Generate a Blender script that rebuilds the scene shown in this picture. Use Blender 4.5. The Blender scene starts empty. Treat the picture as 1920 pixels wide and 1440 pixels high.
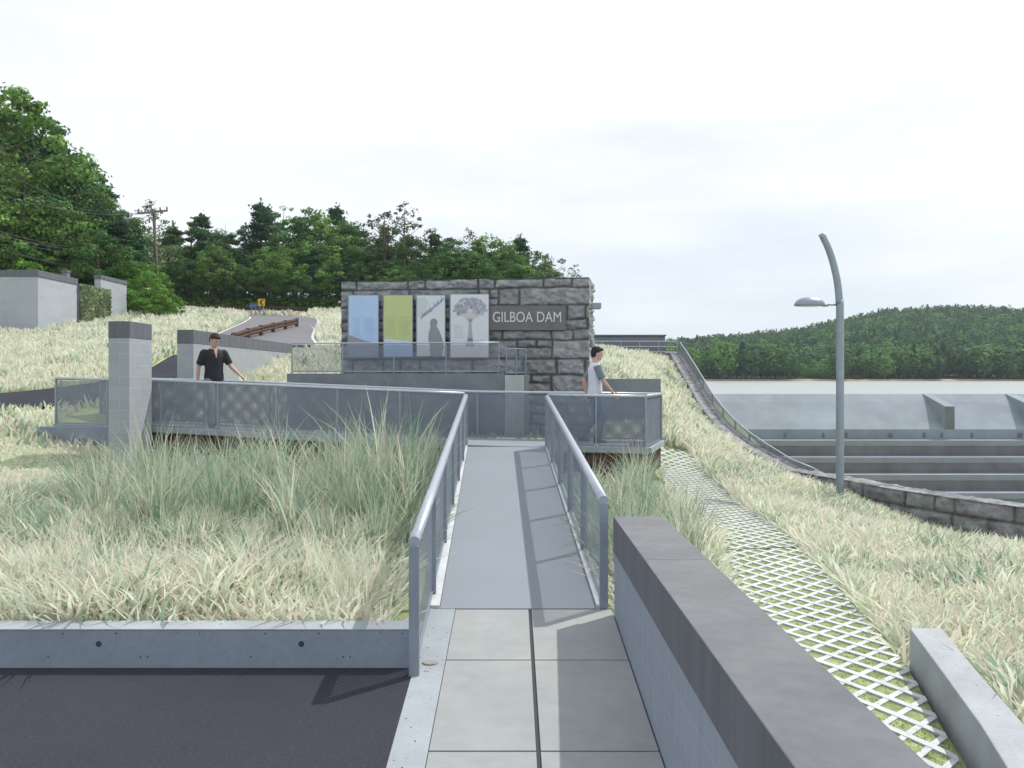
import bpy, math, random
import numpy as np
from mathutils import Vector, Matrix
random.seed(7); RNG = np.random.default_rng(7)
R = math.radians
scene = bpy.context.scene
COL = scene.collection

# ------------------------------------------------------------------ camera, light
F = 1600.0; HZ = 705.0            # focal length in pixels of a 1920 px wide frame, horizon row
cam = bpy.data.cameras.new('camera'); cam.sensor_width = 36; cam.lens = 36*F/1920
cam.shift_y = -(720-HZ)/1920; cam.clip_start = .1; cam.clip_end = 5000
co = bpy.data.objects.new('camera', cam); COL.objects.link(co)
co.location = (0, 0, 0); co.rotation_euler = (R(90), 0, 0); scene.camera = co

SUN = Vector((.56, .42, .95)).normalized()
elev = math.asin(SUN.z); azim = math.atan2(SUN.x, SUN.y)
sl = bpy.data.lights.new('sun', 'SUN'); sl.energy = 3.3; sl.angle = R(.6); sl.color = (1, .955, .88)
so = bpy.data.objects.new('sun', sl); COL.objects.link(so); so.location = (20, 20, 40)
so.rotation_euler = SUN.to_track_quat('Z', 'Y').to_euler()

scene.view_settings.view_transform = 'Standard'; scene.view_settings.look = 'None'
scene.view_settings.exposure = .2; scene.view_settings.gamma = 1

def NT(nt):
    def add(t, **kw):
        n = nt.nodes.new(t)
        for k, v in kw.items():
            if k in n.inputs: n.inputs[k].default_value = v
            else: setattr(n, k, v)
        return n
    return add
w = bpy.data.worlds.new('World'); scene.world = w; w.use_nodes = True
nt = w.node_tree; nt.nodes.clear(); A = NT(nt); L = nt.links.new
sky = A('ShaderNodeTexSky', sky_type='NISHITA', sun_disc=False, sun_elevation=elev, sun_rotation=azim)
tc = A('ShaderNodeTexCoord'); mp = A('ShaderNodeMapping'); mp.inputs['Scale'].default_value = (1.2, 1.2, 4.6)
mp.inputs['Location'].default_value = (3.1, .4, 1.3)
L(tc.outputs['Generated'], mp.inputs['Vector'])
n1 = A('ShaderNodeTexNoise', Scale=1.7, Detail=7.0, Roughness=.52); L(mp.outputs[0], n1.inputs['Vector'])
sx = A('ShaderNodeSeparateXYZ'); L(tc.outputs['Generated'], sx.inputs[0])
# grey and pale blue breaks only low over the horizon, solid bright cloud above
el = A('ShaderNodeMapRange'); L(sx.outputs['Z'], el.inputs[0]); el.inputs[1].default_value = .04; el.inputs[2].default_value = .36
el.inputs[3].default_value = .02; el.inputs[4].default_value = -.22
su = A('ShaderNodeMath', operation='ADD'); L(n1.outputs['Fac'], su.inputs[0]); L(el.outputs[0], su.inputs[1])
rg = A('ShaderNodeValToRGB'); L(su.outputs[0], rg.inputs['Fac'])
e = rg.color_ramp.elements
e[0].position = .40; e[0].color = (0, 0, 0, 1); e[1].position = .62; e[1].color = (1, 1, 1, 1)
ck = A('ShaderNodeMix', data_type='RGBA')           # cloud white -> grey blue underside
ck.inputs[6].default_value = (9.9, 10.2, 10.9, 1); ck.inputs[7].default_value = (7.9, 8.6, 9.3, 1)
L(rg.outputs[0], ck.inputs[0])
mx = A('ShaderNodeMix', data_type='RGBA'); mx.inputs[0].default_value = .93
L(sky.outputs[0], mx.inputs[6]); L(ck.outputs[2], mx.inputs[7])
bg = A('ShaderNodeBackground', Strength=.095); L(mx.outputs[2], bg.inputs[0])
wo = A('ShaderNodeOutputWorld'); L(bg.outputs[0], wo.inputs[0])

# ------------------------------------------------------------------ materials
MATS = {}
def mat(name, col, rough=.8, metal=0., var=.12, vscale=3., bump=.1, bscale=30., col2=None, attr=None, transl=0.,
        brick=None, spec=.3, streak=0., speck=None, emis=None):
    if name in MATS: return MATS[name]
    m = bpy.data.materials.new(name); m.use_nodes = True; nt = m.node_tree; nt.nodes.clear(); A = NT(nt); L = nt.links.new
    out = A('ShaderNodeOutputMaterial'); b = A('ShaderNodeBsdfPrincipled', Roughness=rough, Metallic=metal)
    b.inputs['Specular IOR Level'].default_value = spec
    g = A('ShaderNodeNewGeometry'); pos = g.outputs['Position']
    if attr:
        a = A('ShaderNodeAttribute', attribute_name=attr); base = a.outputs['Color']
    else:
        rgb = A('ShaderNodeRGB'); rgb.outputs[0].default_value = (*col, 1); base = rgb.outputs[0]
    hgt = None
    if brick:
        bw, bh, ms, mcol = brick
        s = A('ShaderNodeSeparateXYZ'); L(pos, s.inputs[0])
        ad = A('ShaderNodeMath', operation='ADD'); L(s.outputs['X'], ad.inputs[0]); L(s.outputs['Y'], ad.inputs[1])
        c = A('ShaderNodeCombineXYZ'); L(ad.outputs[0], c.inputs[0]); L(s.outputs['Z'], c.inputs[1])
        bt = A('ShaderNodeTexBrick', Scale=1.); bt.inputs['Brick Width'].default_value = bw; bt.inputs['Row Height'].default_value = bh
        bt.inputs['Mortar Size'].default_value = ms; bt.inputs['Mortar'].default_value = (*mcol, 1)
        bt.inputs['Color1'].default_value = (*col, 1); bt.inputs['Color2'].default_value = (*[x*.93 for x in col], 1)
        L(c.outputs[0], bt.inputs['Vector']); base = bt.outputs['Color']; hgt = bt.outputs['Fac']
    if col2:
        n = A('ShaderNodeTexNoise', Scale=vscale*.6, Detail=5.); L(pos, n.inputs['Vector'])
        r = A('ShaderNodeMapRange'); L(n.outputs['Fac'], r.inputs[0]); r.inputs[1].default_value = .4; r.inputs[2].default_value = .62
        mm = A('ShaderNodeMix', data_type='RGBA'); L(r.outputs[0], mm.inputs[0]); L(base, mm.inputs[6]); mm.inputs[7].default_value = (*col2, 1)
        base = mm.outputs[2]
    if var:
        n = A('ShaderNodeTexNoise', Scale=vscale, Detail=8., Roughness=.6)
        if streak:
            mpn = A('ShaderNodeMapping'); mpn.inputs['Scale'].default_value = (6, 6, .35); L(pos, mpn.inputs[0]); L(mpn.outputs[0], n.inputs['Vector'])
        else: L(pos, n.inputs['Vector'])
        r = A('ShaderNodeMapRange'); L(n.outputs['Fac'], r.inputs[0]); r.inputs[1].default_value = .3; r.inputs[2].default_value = .7
        r.inputs[3].default_value = 1-var; r.inputs[4].default_value = 1+var
        vm = A('ShaderNodeVectorMath', operation='SCALE'); L(base, vm.inputs[0]); L(r.outputs[0], vm.inputs['Scale']); base = vm.outputs[0]
    if speck:
        n = A('ShaderNodeTexNoise', Scale=speck[0], Detail=2.); L(pos, n.inputs['Vector'])
        r = A('ShaderNodeMapRange'); L(n.outputs['Fac'], r.inputs[0]); r.inputs[1].default_value = .25; r.inputs[2].default_value = .75
        r.inputs[3].default_value = 1-speck[1]; r.inputs[4].default_value = 1+speck[1]
        vm = A('ShaderNodeVectorMath', operation='SCALE'); L(base, vm.inputs[0]); L(r.outputs[0], vm.inputs['Scale']); base = vm.outputs[0]
    L(base, b.inputs['Base Color'])
    if bump:
        n = A('ShaderNodeTexNoise', Scale=bscale, Detail=6.); L(pos, n.inputs['Vector'])
        bp = A('ShaderNodeBump', Strength=bump, Distance=.02); L(n.outputs['Fac'], bp.inputs['Height'])
        if hgt:
            b2 = A('ShaderNodeBump', Strength=.5, Distance=.01, invert=True); L(hgt, b2.inputs['Height']); L(bp.outputs[0], b2.inputs['Normal']); bp = b2
        L(bp.outputs[0], b.inputs['Normal'])
    last = b.outputs[0]
    if transl:
        t = A('ShaderNodeBsdfTranslucent'); L(base, t.inputs[0]); ms_ = A('ShaderNodeMixShader'); ms_.inputs[0].default_value = transl
        L(last, ms_.inputs[1]); L(t.outputs[0], ms_.inputs[2]); last = ms_.outputs[0]
    L(last, out.inputs[0]); MATS[name] = m; return m

M_slab   = mat('slab_concrete', (.305, .322, .318), var=.10, vscale=1.3, bump=.05, col2=(.275, .30, .30), speck=(9, .05))
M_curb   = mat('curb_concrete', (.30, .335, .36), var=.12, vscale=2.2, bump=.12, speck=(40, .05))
M_shade  = mat('shaded_concrete', (.235, .28, .335), var=.12, vscale=1.6, bump=.1, speck=(25, .06))  # concrete with the bluish shade of front faces put into its colour
M_block  = mat('block_masonry', (.335, .365, .39), var=.07, vscale=1.5, bump=.15, brick=(.42, .205, .006, (.40, .43, .45)))
M_cap    = mat('cap_stone', (.138, .145, .158), var=.13, vscale=2.2, bump=.6, bscale=6, col2=(.165, .168, .176), speck=(14, .06))
M_capside= mat('shaded_cap_side', (.125, .134, .155), var=.16, vscale=1.2, bump=.1, streak=1)  # streaked coping sides, their shade painted in as a darker tone
M_deck   = mat('deck_coating', (.225, .255, .29), var=.04, vscale=1., bump=.04, rough=.7, speck=(60, .03))
M_asph   = mat('asphalt', (.045, .048, .06), var=.09, vscale=.8, bump=.5, bscale=160, rough=.95, speck=(210, .5), spec=.1)
M_asph2  = mat('asphalt_path', (.04, .042, .055), var=.1, vscale=.8, bump=.3, bscale=60, rough=.95, spec=.1)
M_road   = mat('road_surface', (.16, .16, .175), var=.08, vscale=.4, bump=.1, rough=.9)
M_line   = mat('road_paint', (.5, .5, .49), var=.1, bump=0)
M_metal  = mat('galvanised_steel', (.26, .30, .36), rough=.42, metal=.35, var=.10, vscale=6, bump=.03, spec=.5)
M_cable  = mat('wire_mesh', (.20, .23, .275), rough=.5, metal=.3, var=.12, vscale=4, bump=0)
M_rail   = mat('handrail_steel', (.40, .44, .49), rough=.36, metal=.4, var=.12, vscale=14, bump=.05, spec=.5)
M_rust   = mat('weathering_steel', (.105, .062, .045), var=.3, vscale=3, bump=.2, rough=.85, col2=(.06, .035, .03))
M_rust2  = mat('rusty_guardrail', (.075, .04, .026), var=.3, vscale=3, bump=.1, rough=.8)
M_ground = mat('meadow_ground', (.34, .40, .20), var=.15, vscale=1.5, bump=.3, bscale=12, col2=(.36, .48, .20))
M_paver  = mat('white_lattice_concrete', (.50, .53, .545), var=.16, vscale=3.5, bump=.3, speck=(30, .1))
M_turf   = mat('lattice_turf', (.17, .22, .09), var=.28, vscale=14, bump=.5, bscale=60, col2=(.29, .35, .16))
M_stone  = mat('stone_block', (1, 1, 1), attr='Col', var=.26, vscale=6, bump=.9, bscale=20, speck=(30, .14), rough=.9)
M_grass  = mat('dry_grass', (1, 1, 1), attr='Col', var=0, bump=0, transl=.5, rough=.8, spec=.1)
M_leaf   = mat('foliage', (1, 1, 1), attr='Col', var=.3, vscale=.8, bump=0, transl=.3, rough=.7, spec=.2)
M_bark   = mat('bark', (.13, .10, .085), var=.25, vscale=6, bump=.5, bscale=20)
M_ivy    = mat('green_wall_plants', (.16, .21, .12), var=.35, vscale=9, bump=1., bscale=12, col2=(.17, .21, .12))
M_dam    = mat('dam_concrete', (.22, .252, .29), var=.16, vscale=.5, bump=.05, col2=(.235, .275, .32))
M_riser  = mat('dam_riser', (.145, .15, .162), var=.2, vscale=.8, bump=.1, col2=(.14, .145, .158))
M_band   = mat('dam_band', (.22, .235, .26), var=.1, vscale=.8, bump=.05)
M_dark   = mat('dark_hole', (.05, .055, .06), var=0, bump=0)
M_darkw  = mat('dark_wall_paint', (.17, .19, .225), var=.06, bump=.05)

# ------------------------------------------------------------------ mesh helpers
class MB:
    def __init__(s): s.v = []; s.f = []; s.m = []; s.sm = []
    def face(s, idx, m=0, smooth=False): s.f.append(idx); s.m.append(m); s.sm.append(smooth)
    def hexa(s, p, m=0):       # p: 4 bottom (ccw) + 4 top
        b = len(s.v); s.v += [tuple(q) for q in p]
        for q in ((3,2,1,0),(4,5,6,7),(0,1,5,4),(1,2,6,5),(2,3,7,6),(3,0,4,7)): s.face([b+i for i in q], m)
    def box(s, x0, x1, y0, y1, z0, z1, m=0):
        s.hexa([(x0,y0,z0),(x1,y0,z0),(x1,y1,z0),(x0,y1,z0),(x0,y0,z1),(x1,y0,z1),(x1,y1,z1),(x0,y1,z1)], m)
    def prism(s, poly, z0, z1, m=0, mtop=None):
        b = len(s.v); n = len(poly)
        zz0 = z0 if hasattr(z0, '__len__') else [z0]*n; zz1 = z1 if hasattr(z1, '__len__') else [z1]*n
        s.v += [(p[0], p[1], zz0[i]) for i, p in enumerate(poly)] + [(p[0], p[1], zz1[i]) for i, p in enumerate(poly)]
        s.face(list(range(b+n-1, b-1, -1)), m); s.face([b+n+i for i in range(n)], m if mtop is None else mtop)
        for i in range(n): j = (i+1) % n; s.face([b+i, b+j, b+n+j, b+n+i], m)
    def bar(s, a, c, wd, ht, m=0, up=(0,0,1)):
        a = Vector(a); c = Vector(c); d = (c-a).normalized(); u = Vector(up)
        if abs(d.dot(u)) > .95: u = Vector((0,1,0))
        x = d.cross(u).normalized()*wd/2; y = x.cross(d).normalized()*ht/2
        s.hexa([a-x-y, a+x-y, a+x+y, a-x+y, c-x-y, c+x-y, c+x+y, c-x+y], m)
    def tube(s, pts, rad, n=10, m=0, cap=True, smooth=True, sq=1.):
        pts = [Vector(p) for p in pts]; rad = rad if hasattr(rad, '__len__') else [rad]*len(pts)
        b = len(s.v); ref = None
        for i, p in enumerate(pts):
            d = (pts[min(i+1, len(pts)-1)]-pts[max(i-1, 0)]).normalized()
            if ref is None: ref = Vector((0,0,1)) if abs(d.z) < .9 else Vector((1,0,0))
            x = d.cross(ref)
            if x.length < 1e-3: x = d.cross(Vector((0,1,0)))
            x.normalize(); y = x.cross(d).normalized(); ref = y if abs(d.z) >= .9 or True else ref
            for k in range(n):
                t = 2*math.pi*k/n; q = p + x*rad[i]*math.cos(t) + y*rad[i]*math.sin(t)*sq; s.v.append(tuple(q))
        for i in range(len(pts)-1):
            for k in range(n):
                k2 = (k+1) % n; s.face([b+i*n+k, b+i*n+k2, b+(i+1)*n+k2, b+(i+1)*n+k], m, smooth)
        if cap:
            s.face([b+k for k in range(n)][::-1], m); s.face([b+(len(pts)-1)*n+k for k in range(n)], m)
    def loft(s, rings, n=20, m=0, smooth=True):       # rings: (cx,cy,cz,rx,ry)
        b = len(s.v)
        for (cx, cy, cz, rx, ry) in rings:
            for k in range(n): t = 2*math.pi*k/n; s.v.append((cx+rx*math.cos(t), cy+ry*math.sin(t), cz))
        for i in range(len(rings)-1):
            for k in range(n):
                k2 = (k+1) % n; s.face([b+i*n+k, b+i*n+k2, b+(i+1)*n+k2, b+(i+1)*n+k], m, smooth)
        s.face([b+k for k in range(n)][::-1], m); s.face([b+(len(rings)-1)*n+k for k in range(n)], m)
    def ball(s, c, r, n=12, k=8, m=0, zmin=-1.):
        rx, ry, rz = r if hasattr(r, '__len__') else (r, r, r)
        rings = []
        for i in range(k+1):
            a = -math.pi/2 + math.pi*i/k; z = max(math.sin(a), zmin)
            rings.append((c[0], c[1], c[2]+rz*z, max(rx*math.cos(a), 1e-4), max(ry*math.cos(a), 1e-4)))
        s.loft(rings, n, m)
    def mesh(s, name, mats):
        me = bpy.data.meshes.new(name); me.from_pydata(s.v, [], s.f)
        for m in (mats if isinstance(mats, (list, tuple)) else [mats]): me.materials.append(m)
        me.polygons.foreach_set('material_index', s.m); me.polygons.foreach_set('use_smooth', s.sm); me.update(); return me
    def build(s, name, mats, parent=None, bevel=0, loc=None):
        o = bpy.data.objects.new(name, s.mesh(name, mats)); COL.objects.link(o)
        if parent: o.parent = parent
        if bevel:
            b = o.modifiers.new('bevel', 'BEVEL'); b.width = bevel; b.segments = 2; b.limit_method = 'ANGLE'; b.angle_limit = R(40)
        return o
def tag(o, label=None, cat=None, group=None, kind=None):
    if label: o['label'] = label
    if cat: o['category'] = cat
    if group: o['group'] = group
    if kind: o['kind'] = kind
    return o
def thing(name, loc, label, cat, group=None, rz=0):
    o = bpy.data.objects.new(name, None); COL.objects.link(o); o.location = loc; o.rotation_euler = (0, 0, rz); o.empty_display_size = .3
    return tag(o, label, cat, group)
class Off:      # builder whose points are given in world space but stored relative to a thing
    pass
def put(mb, name, mats, th, bevel=0):
    o = mb.build(name, mats, th, bevel); o.matrix_parent_inverse = Matrix.Translation(-Vector(th.location)); return o
def P(px, py, Y): return Vector(((px-960)/F*Y, Y, -(py-HZ)/F*Y))

def vnoise(x, y, seed=0):
    xi = np.floor(x).astype(np.int64); yi = np.floor(y).astype(np.int64); xf = x-xi; yf = y-yi
    def h(a, b):
        n = (a*374761393 + b*668265263 + seed*982451653) & 0xffffffff
        n = ((n ^ (n >> 13))*1274126177) & 0xffffffff; return ((n ^ (n >> 16)) & 0xffff)/65535.
    u = xf*xf*(3-2*xf); v = yf*yf*(3-2*yf)
    return (h(xi, yi)*(1-u)+h(xi+1, yi)*u)*(1-v) + (h(xi, yi+1)*(1-u)+h(xi+1, yi+1)*u)*v
def fbm(x, y, seed=0, o=4):
    s = 0; a = .5
    for i in range(o): s = s + a*vnoise(x*2**i, y*2**i, seed+i); a *= .5
    return s

# ------------------------------------------------------------------ terrain
WALL = np.array([(14.5,9.0,-2.2),(11.0,11.6,-2.2),(9.4,12.9,-2.17),(8.4,14,-2.16),(7.5,15.3,-2.13),(6.74,17,-2.09),(6.37,20,-2.19),(6.17,23.5,-1.84),(6.18,26,-1.5),
                 (6.2,28,-1.05),(6.27,30.5,-.29),(6.45,33.2,.33),(6.64,36,.97),(6.8,40,1.1)])   # inner top edge of the bank wall
def wallx(Y): return np.interp(Y, WALL[:,1], WALL[:,0])
def wallz(Y): return np.interp(Y, WALL[:,1], WALL[:,2])
CP = np.array([(-4,2,-2.4),(0,2,-2.4),(-14,2,-2.3),(-3,7,-1.9),(-8,7,-1.9),(-14,7,-1.8),(-2,11,-1.97),(-7,11,-1.95),(-12,11,-1.65),(-1,14,-1.97),
 (-6,14.5,-1.95),(-9,15,-1.45),(-10.2,17,-1.0),(-8.3,17.5,-1.25),(-10,19.5,-.6),(-8,20.3,-.4),(-12,20,-.62),(-9.5,24,0.05),(-7.5,25,.25),(-14,23,-.25),
 (-12,28,.75),(-18,28,.65),(-9,30,1.0),(-20,36,1.7),(-14,36,1.75),(-10,36,1.65),(-30,36,2.0),(-30,25,.5),(-13,45,2.7),(-13.4,58,3.9),(-23,70,5.),
 (-8,34,1.4),(-7,55,3.6),(-25,50,3.8),(-40,60,6),(-4,30,.9),(-3,24,-.4),(0,28,0),(0,40,1.4),(0,70,4.4),(5,70,2.6),(-10,80,6),(-40,80,8),(-40,100,10.5),(0,100,5),
 (-4,17.5,-1.6),(0,17.5,-1.5),(1,18.3,-1.45),(-6,19,-1.2),(2,4,-2.2),(3,8,-2.2),(4,12,-2.2),(3.5,16,-2.2),(4,19,-2.05),(5,10,-2.25),(7,10,-2.5),
 (3.8,21.5,-1.3),(5,28,-.35),(4.6,31,.5),(6.1,33,.05),(2,23,-.1),(3,23,-.1),(2,28,.4),(4,36,.8),(6.4,36,.72),(6.1,30.5,-.55),(6.0,28,-1.3),(6,26,-1.75),
 (6,23.5,-2.1),(6.2,20,-2.45),(6.5,17,-2.42),(7.3,15.3,-2.75),(8.2,14,-2.95),(9.3,12.8,-3.05),(11,11,-3.1),(14,8,-2.8),(5,4,-2.2),(9,5,-2.35),(3,19,-2.1)], float)
def _phi(r2): return .5*r2*np.log(r2+1e-9)
def _fit():
    n = len(CP); x, y, z = CP.T; K = _phi((x[:,None]-x)**2+(y[:,None]-y)**2) + np.eye(n)*.4
    Pm = np.c_[np.ones(n), x, y]; Am = np.zeros((n+3, n+3)); Am[:n,:n] = K; Am[:n,n:] = Pm; Am[n:,:n] = Pm.T
    return np.linalg.solve(Am, np.r_[z, 0, 0, 0])
WC = _fit()
def plane(Y): return -2.465+.074*Y
def terr(X, Y):
    X = np.atleast_1d(np.asarray(X, float)).ravel(); Y = np.atleast_1d(np.asarray(Y, float)).ravel()
    x = np.clip(X, -50, 16); y = np.clip(Y, 2, 105); out = np.empty_like(x)
    for i in range(0, len(x), 40000):
        a = x[i:i+40000]; b = y[i:i+40000]
        out[i:i+40000] = _phi((a[:,None]-CP[:,0])**2+(b[:,None]-CP[:,1])**2) @ WC[:-3] + WC[-3] + WC[-2]*a + WC[-1]*b
    z = out
    # cut below paved places
    z = np.where((X > -.8) & (X < 1.15) & (Y < 8.2), np.minimum(z, plane(Y)-.14), z)
    z = np.where((Y < 6.08) & (X < .5), np.minimum(z, plane(Y)-.12), z)
    z = np.where((Y < 22.1) & (Y > 18.2) & (X > .4) & (X < 3.7), np.minimum(z, -1.42), z)
    d = X-wallx(Y)
    z = np.where(d > .35, np.minimum(z, np.maximum(wallz(Y)-.6-(d-.35)*.95, -9.5)), z)
    return z
def tz(x, y): return float(terr(x, y)[0])
def axis(*seg):
    o = []
    for a, b, st in seg: o += list(np.arange(a, b-1e-6, st))
    return np.array(o+[seg[-1][1]])
gx = axis((-400,-60,20), (-60,-24,2), (-24,-12,.5), (-12,12,.2), (12,40,1.), (40,60,4))
gy = axis((-40,1,5), (1,30,.2), (30,48,.5), (48,110,2), (110,400,20))
XX, YY = np.meshgrid(gx, gy); ZZ = terr(XX, YY).reshape(XX.shape) + (fbm(XX*1.3, YY*1.3, 3)-.45)*.08
ny, nx = XX.shape
me = bpy.data.meshes.new('ground'); idx = np.arange(nx*ny).reshape(ny, nx)
me.from_pydata(np.c_[XX.ravel(), YY.ravel(), ZZ.ravel()].tolist(), [], np.stack([idx[:-1,:-1], idx[:-1,1:], idx[1:,1:], idx[1:,:-1]], -1).reshape(-1, 4).tolist())
me.materials.append(M_ground); me.polygons.foreach_set('use_smooth', [True]*len(me.polygons))
ground = bpy.data.objects.new('ground', me); COL.objects.link(ground); tag(ground, kind='structure')

def smoothpoly(pts, n=8):
    pts = np.array(pts, float); out = []
    q = np.vstack([2*pts[0]-pts[1], pts, 2*pts[-1]-pts[-2]])
    for i in range(1, len(q)-2):
        for t in np.linspace(0, 1, n, endpoint=False):
            a, b, c, d = q[i-1:i+3]
            out.append(.5*((2*b)+(c-a)*t+(2*a-5*b+4*c-d)*t*t+(3*b-a-3*c+d)*t**3))
    out.append(pts[-1]); return np.array(out)
def ribbon(pts, wd, m, name, lift, offset=0., thick=None, across=5):
    p = smoothpoly(pts, 10); d = np.gradient(p, axis=0); d /= np.linalg.norm(d, axis=1)[:, None]; nrm = np.c_[-d[:,1], d[:,0]]
    mb = MB(); k = across+1
    for i in range(len(p)):
        for j in range(k):
            q = p[i]+nrm[i]*(offset+wd*(j/across-.5)); mb.v.append((q[0], q[1], tz(*q)+lift))
    for i in range(len(p)-1):
        for j in range(across): mb.face([i*k+j, i*k+j+1, (i+1)*k+j+1, (i+1)*k+j][::-1], 0, True)
    return mb, p, nrm
ASPH = [(-22,18.0),(-16,18.9),(-12,19.8),(-9.6,21.4),(-8.9,24.0),(-9.2,27.5)]
mb, pA, nA = ribbon(ASPH, 3.3, M_asph2, 'road', .05)
tag(mb.build('path', M_asph2), kind='structure')
ROAD = [(-8.7,29.5),(-9.9,34),(-11.2,40),(-12.4,46),(-14.0,52),(-17.0,58),(-21.5,63),(-29,66.5),(-40,68)]
mb, pR, nR = ribbon(ROAD, 4.1, M_road, 'road', .10, across=8); tag(mb.build('road', M_road), kind='structure')
for off in (1.9, -1.9):
    mb, _, _ = ribbon(ROAD, .11, M_line, 'l', .112, offset=off, across=1); tag(mb.build('road_marking', M_line), kind='structure')

# water, far shore
def watermat():
    m = bpy.data.materials.new('reservoir_water'); m.use_nodes = True; nt = m.node_tree; A = NT(nt); L = nt.links.new
    b = nt.nodes['Principled BSDF']; b.inputs['Base Color'].default_value = (.27, .30, .29, 1); b.inputs['Roughness'].default_value = .3
    g = A('ShaderNodeNewGeometry'); mp = A('ShaderNodeMapping'); mp.inputs['Scale'].default_value = (.25, .6, 1); L(g.outputs['Position'], mp.inputs[0])
    n = A('ShaderNodeTexNoise', Scale=1.6, Detail=6.); L(mp.outputs[0], n.inputs['Vector'])
    bp = A('ShaderNodeBump', Strength=.45, Distance=.3); L(n.outputs['Fac'], bp.inputs['Height']); L(bp.outputs[0], b.inputs['Normal']); return m
M_water = watermat()
mb = MB(); mb.v = [(4,58.3,-1.3),(900,58.3,-1.3),(900,236,-1.3),(4,236,-1.3)]; mb.face([0,1,2,3]); tag(mb.build('water', M_water), kind='structure')

RID = np.array([(900,652),(1200,648),(1260,641),(1350,634),(1450,622),(1530,603),(1600,592),(1680,575),(1750,571),(1850,573),(1920,577),(2100,592),(2400,612),(3200,640)], float)
def hillz(X, Y):
    px = 960+F*X/Y; ridge = (HZ-np.interp(px, RID[:,0], RID[:,1]))/F*430-6.2
    t = np.clip((Y-231)/199., 0, 1); s = t**1.25
    z = -.85 + (ridge+.85)*s
    z = np.where(Y > 430, -.85+(ridge+.85)*np.clip(1-(Y-430)/500., .2, 1), z) + (fbm(X/30, Y/30, 5)-.47)*7*np.clip(t*3, 0, 1)
    return np.where(Y < 231, -2.6 + (Y-224)/7.*1.75, z)
hx = np.arange(-10, 760, 6.); hy = np.r_[224, 227, 229, 230, 231, np.arange(234, 440, 6.), np.arange(440, 760, 30.)]
HX, HY = np.meshgrid(hx, hy); HZZ = hillz(HX, HY); hn, hm = HX.shape
me = bpy.data.meshes.new('hill'); idx = np.arange(hm*hn).reshape(hn, hm)
me.from_pydata(np.c_[HX.ravel(), HY.ravel(), HZZ.ravel()].tolist(), [], np.stack([idx[:-1,:-1], idx[:-1,1:], idx[1:,1:], idx[1:,:-1]], -1).reshape(-1, 4).tolist())
M_hill = mat('hillside_floor', (.03, .05, .02), var=.3, vscale=.1, bump=0); me.materials.append(M_hill)
M_shore = mat('bare_shore', (.27, .17, .11), var=.25, vscale=.2, bump=0, col2=(.34, .30, .17)); me.materials.append(M_shore)
me.polygons.foreach_set('material_index', [1 if HY.ravel()[p.vertices[2]] < 231.5 else 0 for p in me.polygons])
tag(bpy.data.objects.new('hill', me), kind='structure'); COL.objects.link(bpy.data.objects['hill'])

# ------------------------------------------------------------------ walkway, kerb, asphalt
mb = MB(); y0, y1 = -6, 5.925
mb.hexa([(-30,y0,plane(y0)-.1),(-.685,y0,plane(y0)-.1),(-.685,y1,plane(y1)-.1),(-30,y1,plane(y1)-.1),(-30,y0,plane(y0)),(-.685,y0,plane(y0)),(-.685,y1,plane(y1)),(-30,y1,plane(y1))])
tag(mb.build('road', M_asph), kind='structure')
def pl_box(mb, x0, x1, y0, y1, dz=0, th=.16, m=0):
    mb.hexa([(x0,y0,plane(y0)-th),(x1,y0,plane(y0)-th),(x1,y1,plane(y1)-th),(x0,y1,plane(y1)-th),(x0,y0,plane(y0)+dz),(x1,y0,plane(y0)+dz),(x1,y1,plane(y1)+dz),(x0,y1,plane(y1)+dz)], m)
mb = MB(); pl_box(mb, -.47, .83, -3, 7.095, -.012, m=1); 
for (a, b) in ((-3,.9),(.9,2.2),(2.2,3.52),(3.52,4.80),(4.80,6.06),(6.06,7.1)):
    for (u, v) in ((-.47,.138),(.160,.829)):
        pl_box(mb, u+.002, v-.002, a+.007, b-.007, 0, .008)
o = mb.build('pavement', [M_slab, M_dark], bevel=.002); tag(o, kind='structure')
# curb strip beside the slabs with cast holes
mb = MB(); pl_box(mb, -.684, -.472, -3, 7.1, .004, .5)
th = thing('curb', (-.58, 5, plane(5)), 'long pale concrete edging strip between the asphalt and the walkway slabs', 'curb')
put(mb, 'curb_strip', M_curb, th, .006)
mb = MB()
for i in range(26):
    y = 4.3+random.random()*2.7; x = -.67+random.random()*.18; r = .003+random.random()*.004
    mb.loft([(x, y, plane(y)+.0045, r, r), (x, y, plane(y)+.0055, r*.9, r*.9)], 8)
put(mb, 'air_holes', M_dark, th)
mb = MB(); c = (-.575, 6.0); mb.loft([(c[0], c[1], plane(6)+.002, .06, .05), (c[0], c[1], plane(6)+.012, .055, .045)], 18)
put(mb, 'patch', mat('patched_concrete', (.28, .28, .25), bump=.2), th, .003)
# kerb wall on the left
th = thing('retaining_kerb', (-3, 6.0, -2.0), 'low grey concrete kerb wall with tie holes between asphalt and dry grass', 'kerb')
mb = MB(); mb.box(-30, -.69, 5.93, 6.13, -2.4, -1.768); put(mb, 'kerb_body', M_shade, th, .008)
mb = MB(); mb.box(-30, -.69, 5.926, 6.134, -1.7685, -1.757); put(mb, 'kerb_top', M_curb, th, .003)  # thin paler sheet, the lit top of the kerb put into colour
mb = MB()
for k in range(-1, 12):
    x = P(185+380*(1-k), 1207, 5.93).x
    for (dx, dz, r) in ((0, -1.862, .021), (-.25, -1.79, .006), (.12, -1.79, .006), (.55, -1.785, .004), (.7, -1.79, .005), (-.35, -1.95, .006), (.29, -1.952, .006), (.34, -1.952, .006)):
        if x+dx > -.72: continue
        mb.tube([(x+dx, 5.9285, dz), (x+dx, 5.935, dz)], r, 12)
put(mb, 'tie_hole', M_dark, th)

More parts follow.
